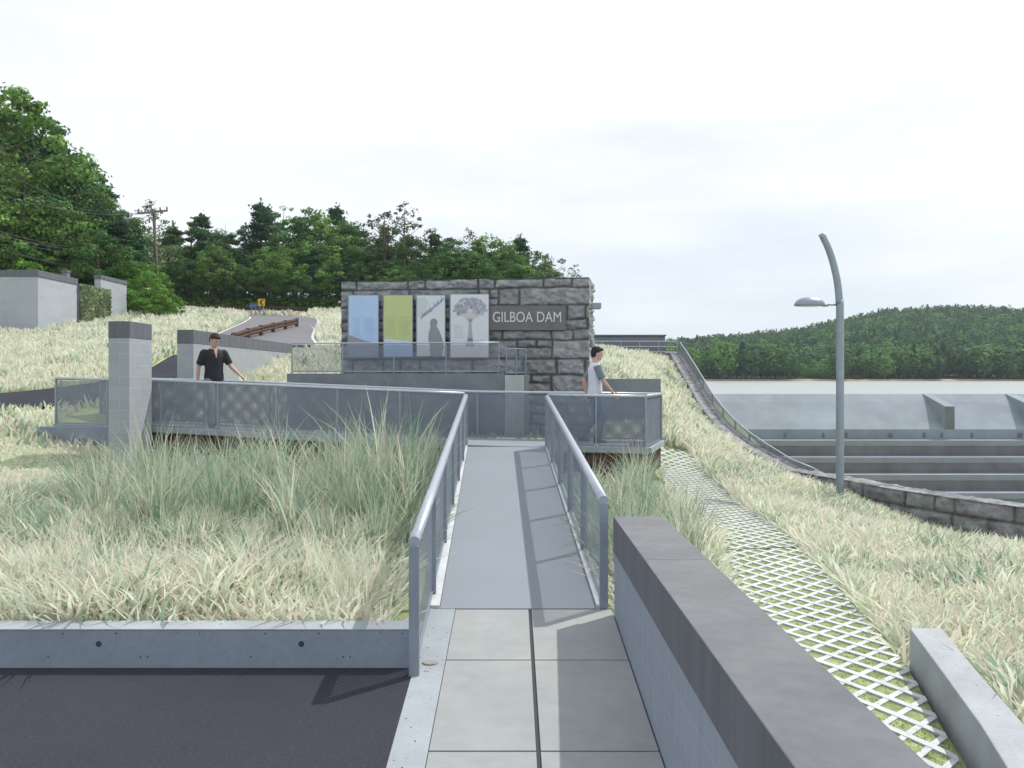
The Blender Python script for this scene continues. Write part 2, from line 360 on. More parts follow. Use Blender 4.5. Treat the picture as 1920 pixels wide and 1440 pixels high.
# ------------------------------------------------------------------ parapet on the right
th = thing('parapet_wall', (1.05, 5, -2.1), 'long block parapet with a thick brown grey coping right of the walkway', 'wall')
M_block2 = mat('parapet_masonry', (.27, .305, .365), var=.08, vscale=2, bump=.15, brick=(1.3, .2, .003, (.32, .355, .41)), streak=1)
mb = MB(); mb.box(.836, 1.225, -2, 6.98, -2.5, -1.443); put(mb, 'block_wall', M_block2, th, .004)
mb = MB(); ys = [-2, 1.2, 5.35, 7.0]
for a, b in zip(ys[:-1], ys[1:]): mb.box(.83, 1.235, a+.002, b-.002, -1.441, -1.15)
o = put(mb, 'coping', [M_cap, M_capside], th, .006)
for p in o.data.polygons:
    if p.normal.z < .5: p.material_index = 1
# low concrete wall at the right edge
th = thing('low_wall', (2.9, 5.5, -2.2), 'low pale concrete wall beside the lattice paving in the right corner', 'wall')
pl = [(3.9,6.3+3.0),(3.12,6.2),(2.69,4.48),(2.35,3.2),(1.9,1.6)]
poly = [(2.89,6.2),(3.12,6.2),(2.90,5.35),(2.69,4.48),(2.30,3.2),(1.6,1.2),(1.38,1.2),(2.08,3.2),(2.46,4.48),(2.68,5.35)]
mb = MB(); mb.prism(poly, -2.5, -1.83); put(mb, 'concrete_body', mat('low_wall_concrete', (.33, .355, .375), bump=.15, var=.12, speck=(30,.06)), th, .008)
mb = MB()
for (x, y, r) in ((2.66, 4.25, .02), (2.52, 4.1, .007), (2.75, 5.05, .006), (2.81, 5.4, .005), (2.98, 6.0, .006), (2.62, 4.6, .005)):
    mb.loft([(x, y, -1.8296, r*1.3, r), (x, y, -1.8285, r*1.2, r*.9)], 12)
put(mb, 'air_holes', mat('hole_grey', (.3, .31, .32), bump=0), th)

# lattice paving
LE = np.array([(1,.6),(4,1.32),(6.2,1.72),(9.9,2.38),(13.8,2.78),(20.5,3.15)]); RE = np.array([(1,1.4),(4,2.25),(5.3,2.62),(6.2,2.86),(8,3.2),(10.8,3.58),(17.2,4.1),(20.5,4.28)])
def pv(s, t, dz):
    a = np.interp(s, LE[:,0], LE[:,1]); b = np.interp(s, RE[:,0], RE[:,1]); x = a+(b-a)*t
    return (x, s, tz(x, s)+dz)
mb = MB(); SS = np.arange(2.2, 20.4, .15)
for s in SS:
    for t in np.linspace(0, 1, 6): mb.v.append(pv(s, t, .076))
for i in range(len(SS)-1):
    for j in range(5): mb.face([i*6+j, i*6+j+1, i*6+j+7, i*6+j+6], 0, True)
tag(mb.build('turf', M_turf), kind='structure')
mb = MB(); hw = .036; NS = 5
def lat(s0, sl, dz):
    # strip along t with s = s0 + sl*t, clipped to the path
    ts = [t for t in np.linspace(0, 1, NS*2+1) if 2.3 <= s0+sl*t <= 20.2]
    if len(ts) < 2: return
    b = len(mb.v)
    for t in ts:
        s = s0+sl*t
        for (ds, zz) in ((-hw, dz-.03), (hw, dz-.03), (hw, dz), (-hw, dz)): mb.v.append(pv(s+ds, t, zz))
    for i in range(len(ts)-1):
        for k in range(4): k2 = (k+1) % 4; mb.face([b+i*4+k, b+i*4+k2, b+(i+1)*4+k2, b+(i+1)*4+k])
    mb.face([b,b+1,b+2,b+3]); e_ = b+(len(ts)-1)*4; mb.face([e_+3,e_+2,e_+1,e_])
sl_ = 1.15*1.1
for s0 in np.arange(.9, 21.5, .28):
    lat(s0, sl_, .085); lat(s0, -sl_, .0885)
tag(mb.build('path', M_paver), kind='structure')
mb = MB(); a = pv(9.95, 0, .0925); b = pv(10.35, 1, .0925); mb.bar(a, b, .035, .006); tag(mb.build('expansion_joint', M_capside), kind='structure')

# ------------------------------------------------------------------ railings
def meshpanel(mb, bl, br, tr, tl, sp=.03, wr=.009, th_=.0025):
    bl, br, tr, tl = map(Vector, (bl, br, tr, tl)); Ln = (br-bl).length; H = (tl-bl).length
    nrm = (br-bl).cross(tl-bl).normalized()*th_
    def pt(s, h): u = s/Ln; v = h/H; return (bl.lerp(br, u)).lerp(tl.lerp(tr, u), v)
    for sg in (1, -1):
        c = -H if sg == 1 else 0
        while c < (Ln if sg == 1 else Ln+H):
            # line s = c + sg*h
            if sg == 1: h0 = max(0, -c); h1 = min(H, Ln-c)
            else: h0 = max(0, c-Ln); h1 = min(H, c)
            if h1-h0 > .01:
                a = pt(c+sg*h0, h0); d = pt(c+sg*h1, h1); hx = (br-bl).normalized()*wr*.7; of = nrm*(.6 if sg > 0 else -.6)
                b = len(mb.v); mb.v += [tuple(q+of) for q in (a-hx, a+hx, d+hx, d-hx, a-hx+nrm, a+hx+nrm, d+hx+nrm, d-hx+nrm)]
                for q in ((3,2,1,0),(4,5,6,7),(1,2,6,5),(3,0,4,7)): mb.face([b+i for i in q])
            c += sp*1.414
def railing(base, H, label, group=None, nper=None, sp=.03, wr=.009, cap=.03, mid=False, mesh=True, post=.05, start=True, end=True, postdown=.0, sag=0, name='railing', mm=0, mt=.0025):
    base = [Vector(p) for p in base]; th = thing(name, base[0], label, 'railing', group)
    top = []
    first = True
    for i in range(len(base)-1):
        a, b = base[i], base[i+1]; n = nper[i] if nper else max(1, round((b-a).length/1.5))
        for k in range(n+1):
            if k == 0 and i > 0: continue
            q = a.lerp(b, k/n); top.append(q+Vector((0,0,H)))
            if (k == 0 and i == 0 and not start) or (k == n and i == len(base)-2 and not end): continue
            mb = MB(); d = (b-a).normalized(); mb.bar(q-Vector((0,0,postdown)), q+Vector((0,0,H-cap*.5)), post, post*.62, up=(d.x, d.y, 0.0001)); put(mb, 'post', M_metal, th, .003)
        for k in range(n):
            p = a.lerp(b, k/n); q = a.lerp(b, (k+1)/n); u = (q-p).normalized()*post*.5; up = Vector((0,0,1))
            if mesh:
                mb = MB(); meshpanel(mb, p+u+up*.05, q-u+up*.05, q-u+up*(H-.04), p+u+up*(H-.04), sp, wr, mt); put(mb, 'mesh_panel', M_metal if mm else M_cable, th)
            mb = MB(); mb.bar(p+u+up*.045, q-u+up*.045, .02, .03); put(mb, 'bottom_rail', M_metal, th)
            if mid:
                mb = MB(); mb.bar(p+u+up*H*.52, q-u+up*H*.52, .02, .025); put(mb, 'mid_rail', M_metal, th)
    mb = MB(); mb.tube(top, cap, 14); put(mb, 'handrail', M_rail, th)
    return th
# ramp
RL = [Vector((-.665, 5.80, plane(5.8)+.0)), Vector((-.835, 15.40, -1.27))]; RR = [Vector((.765, 7.12, plane(7.1))), Vector((.625, 15.25, -1.28))]
railing(RL, .905, 'galvanised handrail with fine wire mesh along the left edge of the ramp', nper=[6], cap=.042, post=.07, sp=.032, wr=.0075, mm=1, mt=.0005)
railing(RR, .90, 'galvanised handrail with fine wire mesh along the right edge of the ramp', nper=[5], cap=.042, post=.07, sp=.032, wr=.0095, mm=1, mt=.0005)
th = thing('ramp', (0, 11, -1.7), 'blue grey footbridge ramp rising from the slabs to the cross bridge', 'ramp')
def dq(x0a, x0b, x1a, x1b, ya, yb, za, zb, thk, mb):
    mb.hexa([(x0a,ya,za-thk),(x0b,ya,za-thk),(x1b,yb,zb-thk),(x1a,yb,zb-thk),(x0a,ya,za),(x0b,ya,za),(x1b,yb,zb),(x1a,yb,zb)])
za, zb = plane(7.105), -1.275
mb = MB(); dq(-.60, .70, -.79, .585, 7.105, 15.33, za+.004, zb+.004, .1, mb); put(mb, 'deck', M_deck, th)
for (a, b, c, d) in ((-.70, -.605, -.87, -.795), (.705, .80, .59, .665)):
    mb = MB(); dq(a, b, c, d, 7.105, 15.33, za+.03, zb+.03, .22, mb); put(mb, 'toe_kerb', M_paver, th, .004)  # white colour carries the sunlit look of the ramp edges
mb = MB(); dq(-.62, -.5, -.8, -.68, 7.3, 15.3, za-.1, zb-.1, .3, mb); dq(.6, .72, .46, .58, 7.3, 15.3, za-.1, zb-.1, .3, mb); put(mb, 'girder', M_rust, th)
# cross bridge
FR = [Vector(p) for p in ((-9.1,17.0,-.98),(-6.85,16.6,-1.02),(-.86,15.45,-1.25),(.64,15.24,-1.27),(2.39,15.0,-1.29))]
BK = [Vector(p) for p in ((-9.0,18.7,-.98),(-6.6,18.35,-1.02),(-.7,17.2,-1.25),(.8,17.02,-1.265),(2.93,16.75,-1.285))]
th = thing('footbridge', (-3, 16.5, -1.2), 'brown steel footbridge with a pale deck edge crossing in front of the stone wall', 'footbridge')
mb = MB()
for i in range(4):
    a, b, c, d = FR[i], FR[i+1], BK[i+1], BK[i]; k = Vector((0,0,.09)); mb.hexa([a-k, b-k, c-k, d-k, a, b, c, d])
put(mb, 'deck', M_deck, th)
def inset(a, b, t): return a.lerp(b, t)
for (s0, s1) in ((FR, .06), (BK, .06)):
    mb = MB(); oth = BK if s0 is FR else FR
    for i in range(4):
        a = s0[i].lerp(oth[i], s1); b = s0[i+1].lerp(oth[i+1], s1); k = Vector((0,0,.29)); mb.bar(a-k, b-k, .12, .39)
    put(mb, 'girder', M_rust, th)
mb = MB(); mb.bar(FR[4].lerp(BK[4], .05)-Vector((.05,0,.29)), FR[4].lerp(BK[4], .95)-Vector((.05,0,.29)), .10, .39)
put(mb, 'end_girder', M_rust, th)
for i in range(4):
    n = max(1, int((FR[i+1]-FR[i]).length/1.2))
    for k in range(n): mb = MB(); a = FR[i].lerp(FR[i+1], (k+.5)/n); b = BK[i].lerp(BK[i+1], (k+.5)/n); q = Vector((0,0,.2)); mb.bar(a.lerp(b,.1)-q, a.lerp(b,.9)-q, .08, .2); put(mb, 'cross_beam', M_rust, th)
mb = MB()
for i in (0, 1, 3):
    a, b = FR[i], FR[i+1]; mb.bar(a+Vector((0,-.035,-.02)), b+Vector((0,-.035,-.02)), .06, .10)
mb.bar(FR[4]+Vector((.035,0,-.02)), BK[4]+Vector((.035,0,-.02)), .06, .10)
put(mb, 'edge_plate', M_curb, th, .003)
up = Vector((0,.03,.0))
g = 'mesh railings of the cross bridge'
railing([p+up for p in FR[:3]], .93, 'long mesh railing along the near edge of the cross bridge, left of the ramp', g, nper=[2, 5], sp=.027, wr=.0112)
railing([FR[3]+up, FR[4]+up+Vector((-.04,0,0))], .93, 'short mesh railing on the near edge of the cross bridge, right of the ramp', g, nper=[2], sp=.027, wr=.0112)
railing([FR[4]+Vector((-.03,.1,0)), BK[4]+Vector((-.03,-.04,0))], .93, 'mesh railing closing the right end of the cross bridge', g, nper=[1], sp=.027, wr=.0112)
railing([p-up for p in BK], .93, 'mesh railing along the far edge of the cross bridge behind the walkers', g, nper=[2, 4, 1, 1], sp=.027, wr=.0112)
# abutment at the left end
th = thing('abutment', (-8.6, 17.2, -1.2), 'concrete abutment coloured as blue grey shade under the left end of the cross bridge', 'abutment')
mb = MB(); mb.box(-9.25, -7.3, 16.62, 16.72, -2.1, -.985); mb.box(-9.25, -7.0, 16.85, 17.6, -2.1, -1.08); put(mb, 'concrete_block', M_shade, th, .01)

# ------------------------------------------------------------------ piers
def capped(name, x0, x1, y0, y1, zb, zt, label, cap=.31, cat='pier'):
    th = thing(name, ((x0+x1)/2, (y0+y1)/2, zb), label, cat)
    mb = MB(); mb.box(x0+.004, x1-.004, y0+.004, y1-.004, zb, zt-cap); put(mb, 'block_shaft', M_block, th)
    mb = MB(); n = max(1, int((y1-y0)/1.2)); 
    for i in range(n): mb.box(x0, x1, y0+(y1-y0)*i/n+.002, y0+(y1-y0)*(i+1)/n-.002, zt-cap+.002, zt)
    o = put(mb, 'coping', [M_cap, M_capside], th, .006)
    for p in o.data.polygons:
        if p.normal.z < .5: p.material_index = 1
    return th
capped('pier', -7.36, -6.97, 15.55, 16.52, -2.3, 1.0, 'tall narrow block pier with dark coping in front of the cross bridge')
capped('wing_wall', -7.46, -7.09, 19.0, 27.5, -1.6, 1.03, 'long white block wall with dark coping behind the man in black', cat='wall')

# ------------------------------------------------------------------ stone walls
def stone_layout(S, H, rs, hmin=.26, hmax=.52):
    blocks = []; z = 0
    while z < H-.02:
        h = rs.uniform(hmin, hmax)
        if H-z-h < .2: h = H-z
        s = -rs.uniform(0, .5)
        while s < S:
            l = rs.uniform(.4, 1.5)*(1.1 if h > .38 else .85)
            if rs.random() < .3 and h > .36: c = h*rs.uniform(.4, .6); blocks += [(s, s+l, z, z+c), (s, s+l*.55, z+c, z+h), (s+l*.55, s+l, z+c, z+h)]
            else: blocks.append((s, s+l, z, z+h))
            s += l
        z += h
    return blocks
def stone_face(fn, S, H, seed, res=.025, amp=.05, tone=1., hmin=.26, hmax=.52):
    rs = random.Random(seed); bl = stone_layout(S, H, rs, hmin, hmax)
    ns = int(S/res)+1; nz = int(H/res)+1; s = np.linspace(0, S, ns); z = np.linspace(0, H, nz); SX, ZX = np.meshgrid(s, z)
    wob = (fbm(SX*2.5, ZX*2.5, seed)-.47)*.07; wob2 = (fbm(SX*2.5+50, ZX*2.5, seed)-.47)*.07; Sw = SX+wob; Zw = ZX+wob2
    dist = np.zeros_like(SX); bid = np.zeros(SX.shape, int)
    for i, (a, b, c, d) in enumerate(bl):
        m = (Sw >= a) & (Sw < b) & (Zw >= c) & (Zw < d)
        dist[m] = np.minimum(np.minimum(Sw-a, b-Sw), np.minimum(Zw-c, d-Zw))[m]; bid[m] = i
    off = np.array([rs.uniform(-.01, .02) for _ in bl]); tint = np.array([[t*q for q in c] for t, c in [(rs.uniform(.85, 1.15), rs.choice([(.185,.19,.205),(.19,.19,.195),(.172,.185,.19),(.195,.192,.203)])) for _ in bl]])
    # thin dark joints with undulating width, rock faced blocks
    jw = .002+.016*vnoise(SX*1.7, ZX*1.7, seed+9)
    j = np.clip((dist-jw)/.03, 0, 1); pillow = np.clip(dist/.12, 0, 1)**.6
    rough = (fbm(SX*7+ZX*5, ZX*9-SX*3, seed+2)-.47)*.17 + (np.abs(fbm(SX*3.1+ZX*2, ZX*4.2-SX, seed+5)-.47))*-.10 + (fbm(SX*22, ZX*22, seed+3)-.47)*.02
    dep = amp*(.5*pillow) + j*(off[bid]+rough) - (1-j)*.03
    dep[0] = 0; dep[-1] = 0; dep[:, 0] = 0; dep[:, -1] = 0
    dep = np.clip(dep, -.035, .10)
    col = np.minimum(tint[bid]*tone*1.42, .6)*(.8+.5*fbm(SX*5, ZX*5, seed+7))[..., None]; jc = np.array([.07, .085, .08]); col = jc*(1-j[..., None])+col*j[..., None]
    V = [fn(a, b, c) for a, b, c in zip(SX.ravel(), ZX.ravel(), dep.ravel())]
    idx = np.arange(ns*nz).reshape(nz, ns); Fc = np.stack([idx[:-1,:-1], idx[:-1,1:], idx[1:,1:], idx[1:,:-1]], -1).reshape(-1, 4)
    return V, Fc, col.reshape(-1, 3)
def colmesh(name, parts, mt, smooth=True):
    V = []; Fs = []; C = []; b = 0
    for v, f, c in parts: V += list(v); Fs += (np.asarray(f)+b).tolist(); C.append(c); b += len(v)
    me = bpy.data.meshes.new(name); me.from_pydata([tuple(q) for q in V], [], Fs); C = np.vstack(C)
    a = me.color_attributes.new('Col', 'FLOAT_COLOR', 'POINT'); a.data.foreach_set('color', np.c_[C, np.ones(len(C))].astype('f').ravel())
    me.materials.append(mt); me.polygons.foreach_set('use_smooth', [smooth]*len(me.polygons)); me.update(); return me
# information wall
W1 = Vector((1.72, 19.0, 0)); W0 = Vector((-3.97, 19.86, 0)); dW = (W1-W0).normalized(); nW = Vector((dW.y, -dW.x, 0)); Lw = (W1-W0).length
ZT0, ZT1, ZB = 2.19, 2.215, -1.75; TH = 1.45
th_wall = thing('stone_wall', (-1, 19.8, -1.7), 'massive grey rough stone wall carrying the information panels and white lettering', 'wall')
def f_front(s, h, d): p = W0+dW*s+nW*d; return (p.x, p.y, ZB+h)
def f_right(s, h, d): p = W1-nW*s+dW*d; return (p.x, p.y, ZB+h)
def f_left(s, h, d): p = W0-nW*(TH-s)-dW*d; return (p.x, p.y, ZB+h)
def f_back(s, h, d): p = W1-nW*TH-dW*s-nW*d; return (p.x, p.y, ZB+h)
def f_top(s, h, d): p = W0+dW*s-nW*h; return (p.x, p.y, ZB+3.95+d*.0)
Hh = 3.95
parts = [stone_face(f_front, Lw, Hh, 19, .022, hmin=.2, hmax=.44), stone_face(f_right, TH, Hh, 12, .03, tone=1.2), stone_face(f_left, TH, Hh, 13, .05), stone_face(f_back, Lw, Hh, 14, .06), stone_face(f_top, Lw, TH, 15, .08)]  # right face toned lighter, its sunlight painted into the stone colour
o = bpy.data.objects.new('masonry', colmesh('masonry', parts, M_stone)); COL.objects.link(o); o.parent = th_wall; o.matrix_parent_inverse = Matrix.Translation(-Vector(th_wall.location))
def WP(px, py, off=.12):       # pixel -> point on the plane of the wall face
    r = Vector(((px-960)/F, 1, -(py-HZ)/F)); p0 = W0+nW*off; t = p0.dot(nW)/r.dot(nW); return r*t
def wquad(mb, x0, x1, y0, y1, off, thk, m=0):
    a, b, c, d = WP(x0, y1, off), WP(x1, y1, off), WP(x1, y0, off), WP(x0, y0, off)
    k = nW*thk; mb.hexa([a-k, b-k, b, a, d-k, c-k, c, d], m)
# smooth band behind the lettering
mb = MB(); wquad(mb, 917, 1060, 573, 619, .105, .1); th = thing('name_plaque', WP(990, 619, 0), 'smooth dark grey stone plaque reading GILBOA DAM on the wall', 'plaque')
put(mb, 'stone_band', mat('smooth_stone', (.155, .158, .162), bump=.1, var=.12), th, .004)
fc = bpy.data.curves.new('lettering', 'FONT'); fc.body = 'GILBOA DAM'; fc.size = 1; fc.extrude = .02; fc.align_x = 'LEFT'
fo = bpy.data.objects.new('lettering_tmp', fc); COL.objects.link(fo); bpy.context.view_layer.update()
dg = bpy.context.evaluated_depsgraph_get(); tm = bpy.data.meshes.new_from_object(fo.evaluated_get(dg)); bpy.data.objects.remove(fo)
vs = np.array([v.co[:] for v in tm.vertices]); mn = vs.min(0); mxv = vs.max(0)
a = WP(924, 604, .115); b = WP(1052, 604, .115); hgt = (WP(924, 584.5, .115)-a).z; wd = (b-a).length
for v in tm.vertices:
    u = (v.co.x-mn[0])/(mxv[0]-mn[0]); t = (v.co.y-mn[1])/(mxv[1]-mn[1]); k = (v.co.z+.02)/.04
    v.co = a.lerp(b, u)+Vector((0,0,hgt*t))+nW*(k*.012-.008)
tm.materials.clear(); tm.materials.append(mat('white_letters', (.60, .61, .64), var=0, bump=0)); tm.name = 'lettering'
lo = bpy.data.objects.new('lettering', tm); COL.objects.link(lo); lo.parent = th; lo.matrix_parent_inverse = Matrix.Translation(-Vector(th.location))
# wall fixture on the right side
th = thing('wall_light', (1.95, 19.6, 1.5), 'small pale box light on the right end of the stone wall', 'light')
mb = MB(); mb.box(1.80, 2.01, 19.2, 19.5, 1.52, 1.65); put(mb, 'housing', M_metal, th, .01); mb = MB(); mb.box(1.72, 1.80, 19.3, 19.4, 1.56, 1.61); put(mb, 'bracket', M_metal, th)
# information panels
def inkmat(n, c): return mat('print_'+n, c, var=.04, vscale=4, bump=0, rough=.5)
I_blue, I_blue2, I_green, I_grey, I_white = inkmat('blue', (.42,.57,.80)), inkmat('deepblue', (.36,.50,.72)), inkmat('green', (.50,.57,.27)), inkmat('grey', (.27,.30,.34)), inkmat('white', (.64,.67,.71))
I_tx1, I_tx2, I_lav, I_dk, I_pale = inkmat('text_blue', (.31,.44,.66)), inkmat('text_green', (.38,.46,.16)), inkmat('lavender', (.38,.40,.48)), inkmat('mid', (.26,.28,.30)), inkmat('pale', (.62,.66,.68))
def panel(x0, x1, y0, y1, label, base, draw):
    th = thing('information_panel', WP((x0+x1)/2, y1, .16), label, 'sign', 'information panels on the stone wall')
    mb = MB()
    wquad(mb, x0, x1, y0, y1, .150, .04); put(mb, 'frame', M_metal, th, .004)
    mb = MB(); wquad(mb, x0+2.2, x1-1.2, y0+1.2, y1-1.5, .1535, .003, 0)
    def q(pts, m, lvl=1):
        o_ = .1535+.0012*lvl; b = len(mb.v); mb.v += [tuple(WP(u, v, o_)) for u, v in pts]; mb.face([b+i for i in range(len(pts))], m)
    mats = draw(q, x0+2.2, x1-1.2, y0+1.2, y1-1.5, mb)
    put(mb, 'printed_face', [base]+mats, th)
    for px in (x0+4, x1-4): mb = MB(); wquad(mb, px-1.5, px+1.5, y0+6, y1-6, .11, .11); put(mb, 'bracket', M_metal, th)
def textrows(q, x0, x1, y0, y1, n, m, rs):
    for i in range(n):
        y = y0+(y1-y0)*i/n; q([(x0, y+.7), (x0+(x1-x0)*rs.uniform(.75, 1), y+.7), (x0+(x1-x0)*.9, y), (x0, y)], m)
rs = random.Random(4)
def d1(q, x0, x1, y0, y1, mb):
    textrows(q, x0+7, x0+23, 596, 632, 13, 1, rs); textrows(q, x0+28, x1-5, 596, 628, 12, 1, rs)
    q([(x0, y1), (x1, y1), (x1, 645), (x0+28, 638), (x0+5, 630), (x0, 628)], 2, 2); q([(x0, y1), (x1, y1), (x1, 652), (x0, 648)], 3, 3); return [I_tx1, I_grey, inkmat('slate', (.25,.31,.4))]
def d2(q, x0, x1, y0, y1, mb):
    textrows(q, x0+3, x0+23, 594, 630, 12, 1, rs); textrows(q, x0+27, x1-3, 594, 630, 12, 1, rs)
    q([(x0, y1), (x1, y1), (x1, 640), (x0, 634)], 2, 2); q([(x0, 641), (x1, 644), (x1, 641), (x0+20, 636), (x0, 635)], 3, 3); return [I_tx2, I_blue2, I_pale]
def d3(q, x0, x1, y0, y1, mb):
    for k in range(12):       # river system: broken, forking bands
        cx = x0+8+k*3.6; cy = 592-k*2.9+rs.uniform(-2, 2)
        q([(cx-2, cy+5), (cx+1, cy+6), (cx+4, cy-1), (cx+2, cy-4)], 1 if k < 6 else 3); 
        if k % 2: q([(cx-6, cy+9), (cx-5, cy+10), (cx+1, cy+2), (cx, cy+1)], 1)
        else: q([(cx, cy-7), (cx+1, cy-7), (cx+3, cy+2), (cx+1.5, cy+2)], 1)
    q([(x0, 560), (x0+14, 556), (x0+22, 570), (x0+8, 592), (x0, 596)], 4)
    pts = [(808,599),(812,597),(817,598),(820,602),(820,608),(818,612),(822,617),(826,626),(830,638),(832,650),(828,y1),(806,y1),(806,648),(803,636),(804,624),(807,614),(806,606)]
    q(pts[::-1], 2, 2); return [I_lav, I_dk, inkmat('river', (.40,.50,.74)), inkmat('mint', (.53,.60,.58))]
def d4(q, x0, x1, y0, y1, mb):
    cx = (x0+x1)/2+1; cy = 588
    for k in range(420):
        a = rs.uniform(-.35, math.pi+.35); r = rs.uniform(8, 31)*(1 if math.sin(a) > 0 else .8); ex = cx+r*math.cos(a)*1.02; ey = cy-4-r*math.sin(a)*.86; s = rs.uniform(1.2, 3)
        q([(ex-s, ey+s*.4), (ex, ey+s), (ex+s, ey), (ex+s*.2, ey-s)], 1 if k % 3 else 2, 1+k % 4)
    for k in range(11):
        a = math.pi*(k+.5)/11; r = 20; ex = cx+r*math.cos(a); ey = cy-r*math.sin(a)*.8
        q([(cx-1.2, 604), (cx+1.2, 604), (ex+.5, ey), (ex-.5, ey)], 3, 6)
    q([(cx-5, 640), (cx+5, 640), (cx+2, 600), (cx-2, 600)], 1, 5); q([(cx-9, 650), (cx+9, 650), (cx+4, 634), (cx-4, 634)], 1, 5)
    textrows(q, x0+5, x0+25, 610, 636, 8, 1, rs); textrows(q, x0+44, x1-6, 638, 646, 3, 1, rs); return [I_lav, inkmat('lilac', (.46,.48,.55)), inkmat('branch', (.58,.58,.62))]
panel(652, 710, 553, 671, 'pale blue information panel, leftmost on the stone wall', I_blue, d1)
panel(718, 774, 553, 670, 'lime green information panel between the blue and the map panels', I_green, d2)
panel(780, 835, 553, 669, 'white map panel with a grey human silhouette printed on it', I_white, d3)
panel(843, 917, 551, 671, 'wide white panel with a grey tree drawing beside the lettering', I_white, d4)
# platform before the wall
th = thing('platform', (-2.3, 18.5, -1.7), 'plain grey concrete platform front below the information panels', 'platform')
mb = MB(); mb.prism([(-4.95,18.75),(-.16,18.15),(-.16,18.75),(-4.6,19.6)], -1.9, .055); put(mb, 'concrete_front', mat('platform_concrete', (.19,.215,.235), bump=.08), th, .008)
mb = MB(); mb.box(-.155, .26, 18.1, 18.6, -1.9, .02); put(mb, 'sunlit_tone_pier', mat('sunlit_tone_pier', (.40,.44,.43)), th, .006)  # block in paler colour, painted to stand for a lit face
mb = MB(); mb.box(.262, .36, 18.15, 18.7, -1.9, .03); put(mb, 'side_pier', mat('side_pier', (.22,.25,.27)), th, .004)
railing([(-4.85,18.80,.055),(-3.7,18.65,.055),(-.28,18.2,.055)], .66, 'mesh railing on the platform in front of the information panels', nper=[1, 3], sp=.03, wr=.008, cap=.014, post=.035)
railing([(-.12,18.35,.03),(.30,18.5,.03)], .56, 'short mesh railing beside the end of the platform', nper=[2], sp=.03, wr=.006, cap=.012, post=.03)

# bank wall on the right
sm = smoothpoly(WALL, 8); sm[:,2] = np.interp(sm[:,1], WALL[:,1], WALL[:,2]); ds = np.r_[0, np.cumsum(np.hypot(*np.diff(sm[:,:2], axis=0).T))]
def bank(s, z_from_top, d, side=0):
    x = np.interp(s, ds, sm[:,0]); y = np.interp(s, ds, sm[:,1]); zt = np.interp(s, ds, sm[:,2])
    x2 = np.interp(s+.1, ds, sm[:,0]); y2 = np.interp(s+.1, ds, sm[:,1]); x1 = np.interp(s-.1, ds, sm[:,0]); y1 = np.interp(s-.1, ds, sm[:,1])
    t = Vector((x2-x1, y2-y1, 0)).normalized(); n = Vector((-t.y, t.x, 0))    # towards the grass
    if n.x > 0: n = -n
    return Vector((x, y, zt)) + n*(d-side) - Vector((0,0,z_from_top))
S_ = ds[-1]; HB = 1.15
def f_in(s, h, d): p = bank(S_-s, HB-h, d); return tuple(p)
def f_out(s, h, d): p = bank(s, HB-h, -d, .5); return tuple(p)
def f_tp(s, h, d): p = bank(s, -.0-d*.5, -h); return tuple(p)
th = thing('bank_wall', (6.5, 20, -2.4), 'long curving dry stone wall with flat coping running down the bank to the right', 'wall')
parts = [stone_face(f_in, S_, HB, 21, .045, amp=.06, tone=.9, hmin=.22, hmax=.42), stone_face(f_out, S_, HB, 22, .12, hmin=.28, hmax=.48), stone_face(f_tp, S_, .5, 23, .06, amp=.07, tone=.85, hmin=.22, hmax=.3)]
o = bpy.data.objects.new('masonry', colmesh('masonry', parts, M_stone)); COL.objects.link(o); o.parent = th; o.matrix_parent_inverse = Matrix.Translation(-Vector(th.location))
# fence on the outer edge of the bank wall
base = []
for s in np.linspace(ds[np.argmin(abs(sm[:,1]-19.0))], ds[np.argmin(abs(sm[:,1]-36))], 12): base.append(bank(s, .02+.42*(1-len(base)/11)**2, -.45))
railing(base, .48, 'silvery mesh fence descending along the outer edge of the bank wall', nper=[1]*11, sp=.05, wr=.017, cap=.018, name='mesh_fence')

# retaining wall right of the info wall
th = thing('garden_wall', (3, 22, -1.3), 'short plain grey concrete wall holding back the grass behind the man in white', 'wall')
mb = MB(); mb.box(1.9, 3.83, 21.95, 22.2, -2.4, -.07); put(mb, 'concrete_body', mat('garden_wall_concrete', (.21,.24,.27)), th, .01)
# dark far wall with rails
th = thing('terrace_wall', (4.9, 36.2, .7), 'dark grey terrace wall far behind the grassy bank', 'wall')
mb = MB(); mb.box(2.6, 6.5, 36.2, 36.6, -.4, 1.69); put(mb, 'wall_body', M_darkw, th, .01)
mb = MB(); mb.box(2.55, 6.53, 36.12, 36.65, 1.692, 1.75); put(mb, 'coping', M_capside, th)
th = thing('terrace_railing', (5, 35.8, .85), 'pale horizontal bar railing before the dark terrace wall', 'railing')
zt = tz(5, 35.7)
for z in (1.46, 1.24, 1.02):
    mb = MB(); mb.bar((3.0, 35.8, z), (6.95, 35.8, z), .04, .035); put(mb, 'bar', M_rail, th)
for x in np.arange(3.0, 7.0, .79):
    mb = MB(); mb.bar((x, 35.85, .3), (x, 35.85, 1.48), .045, .03); put(mb, 'post', M_metal, th)

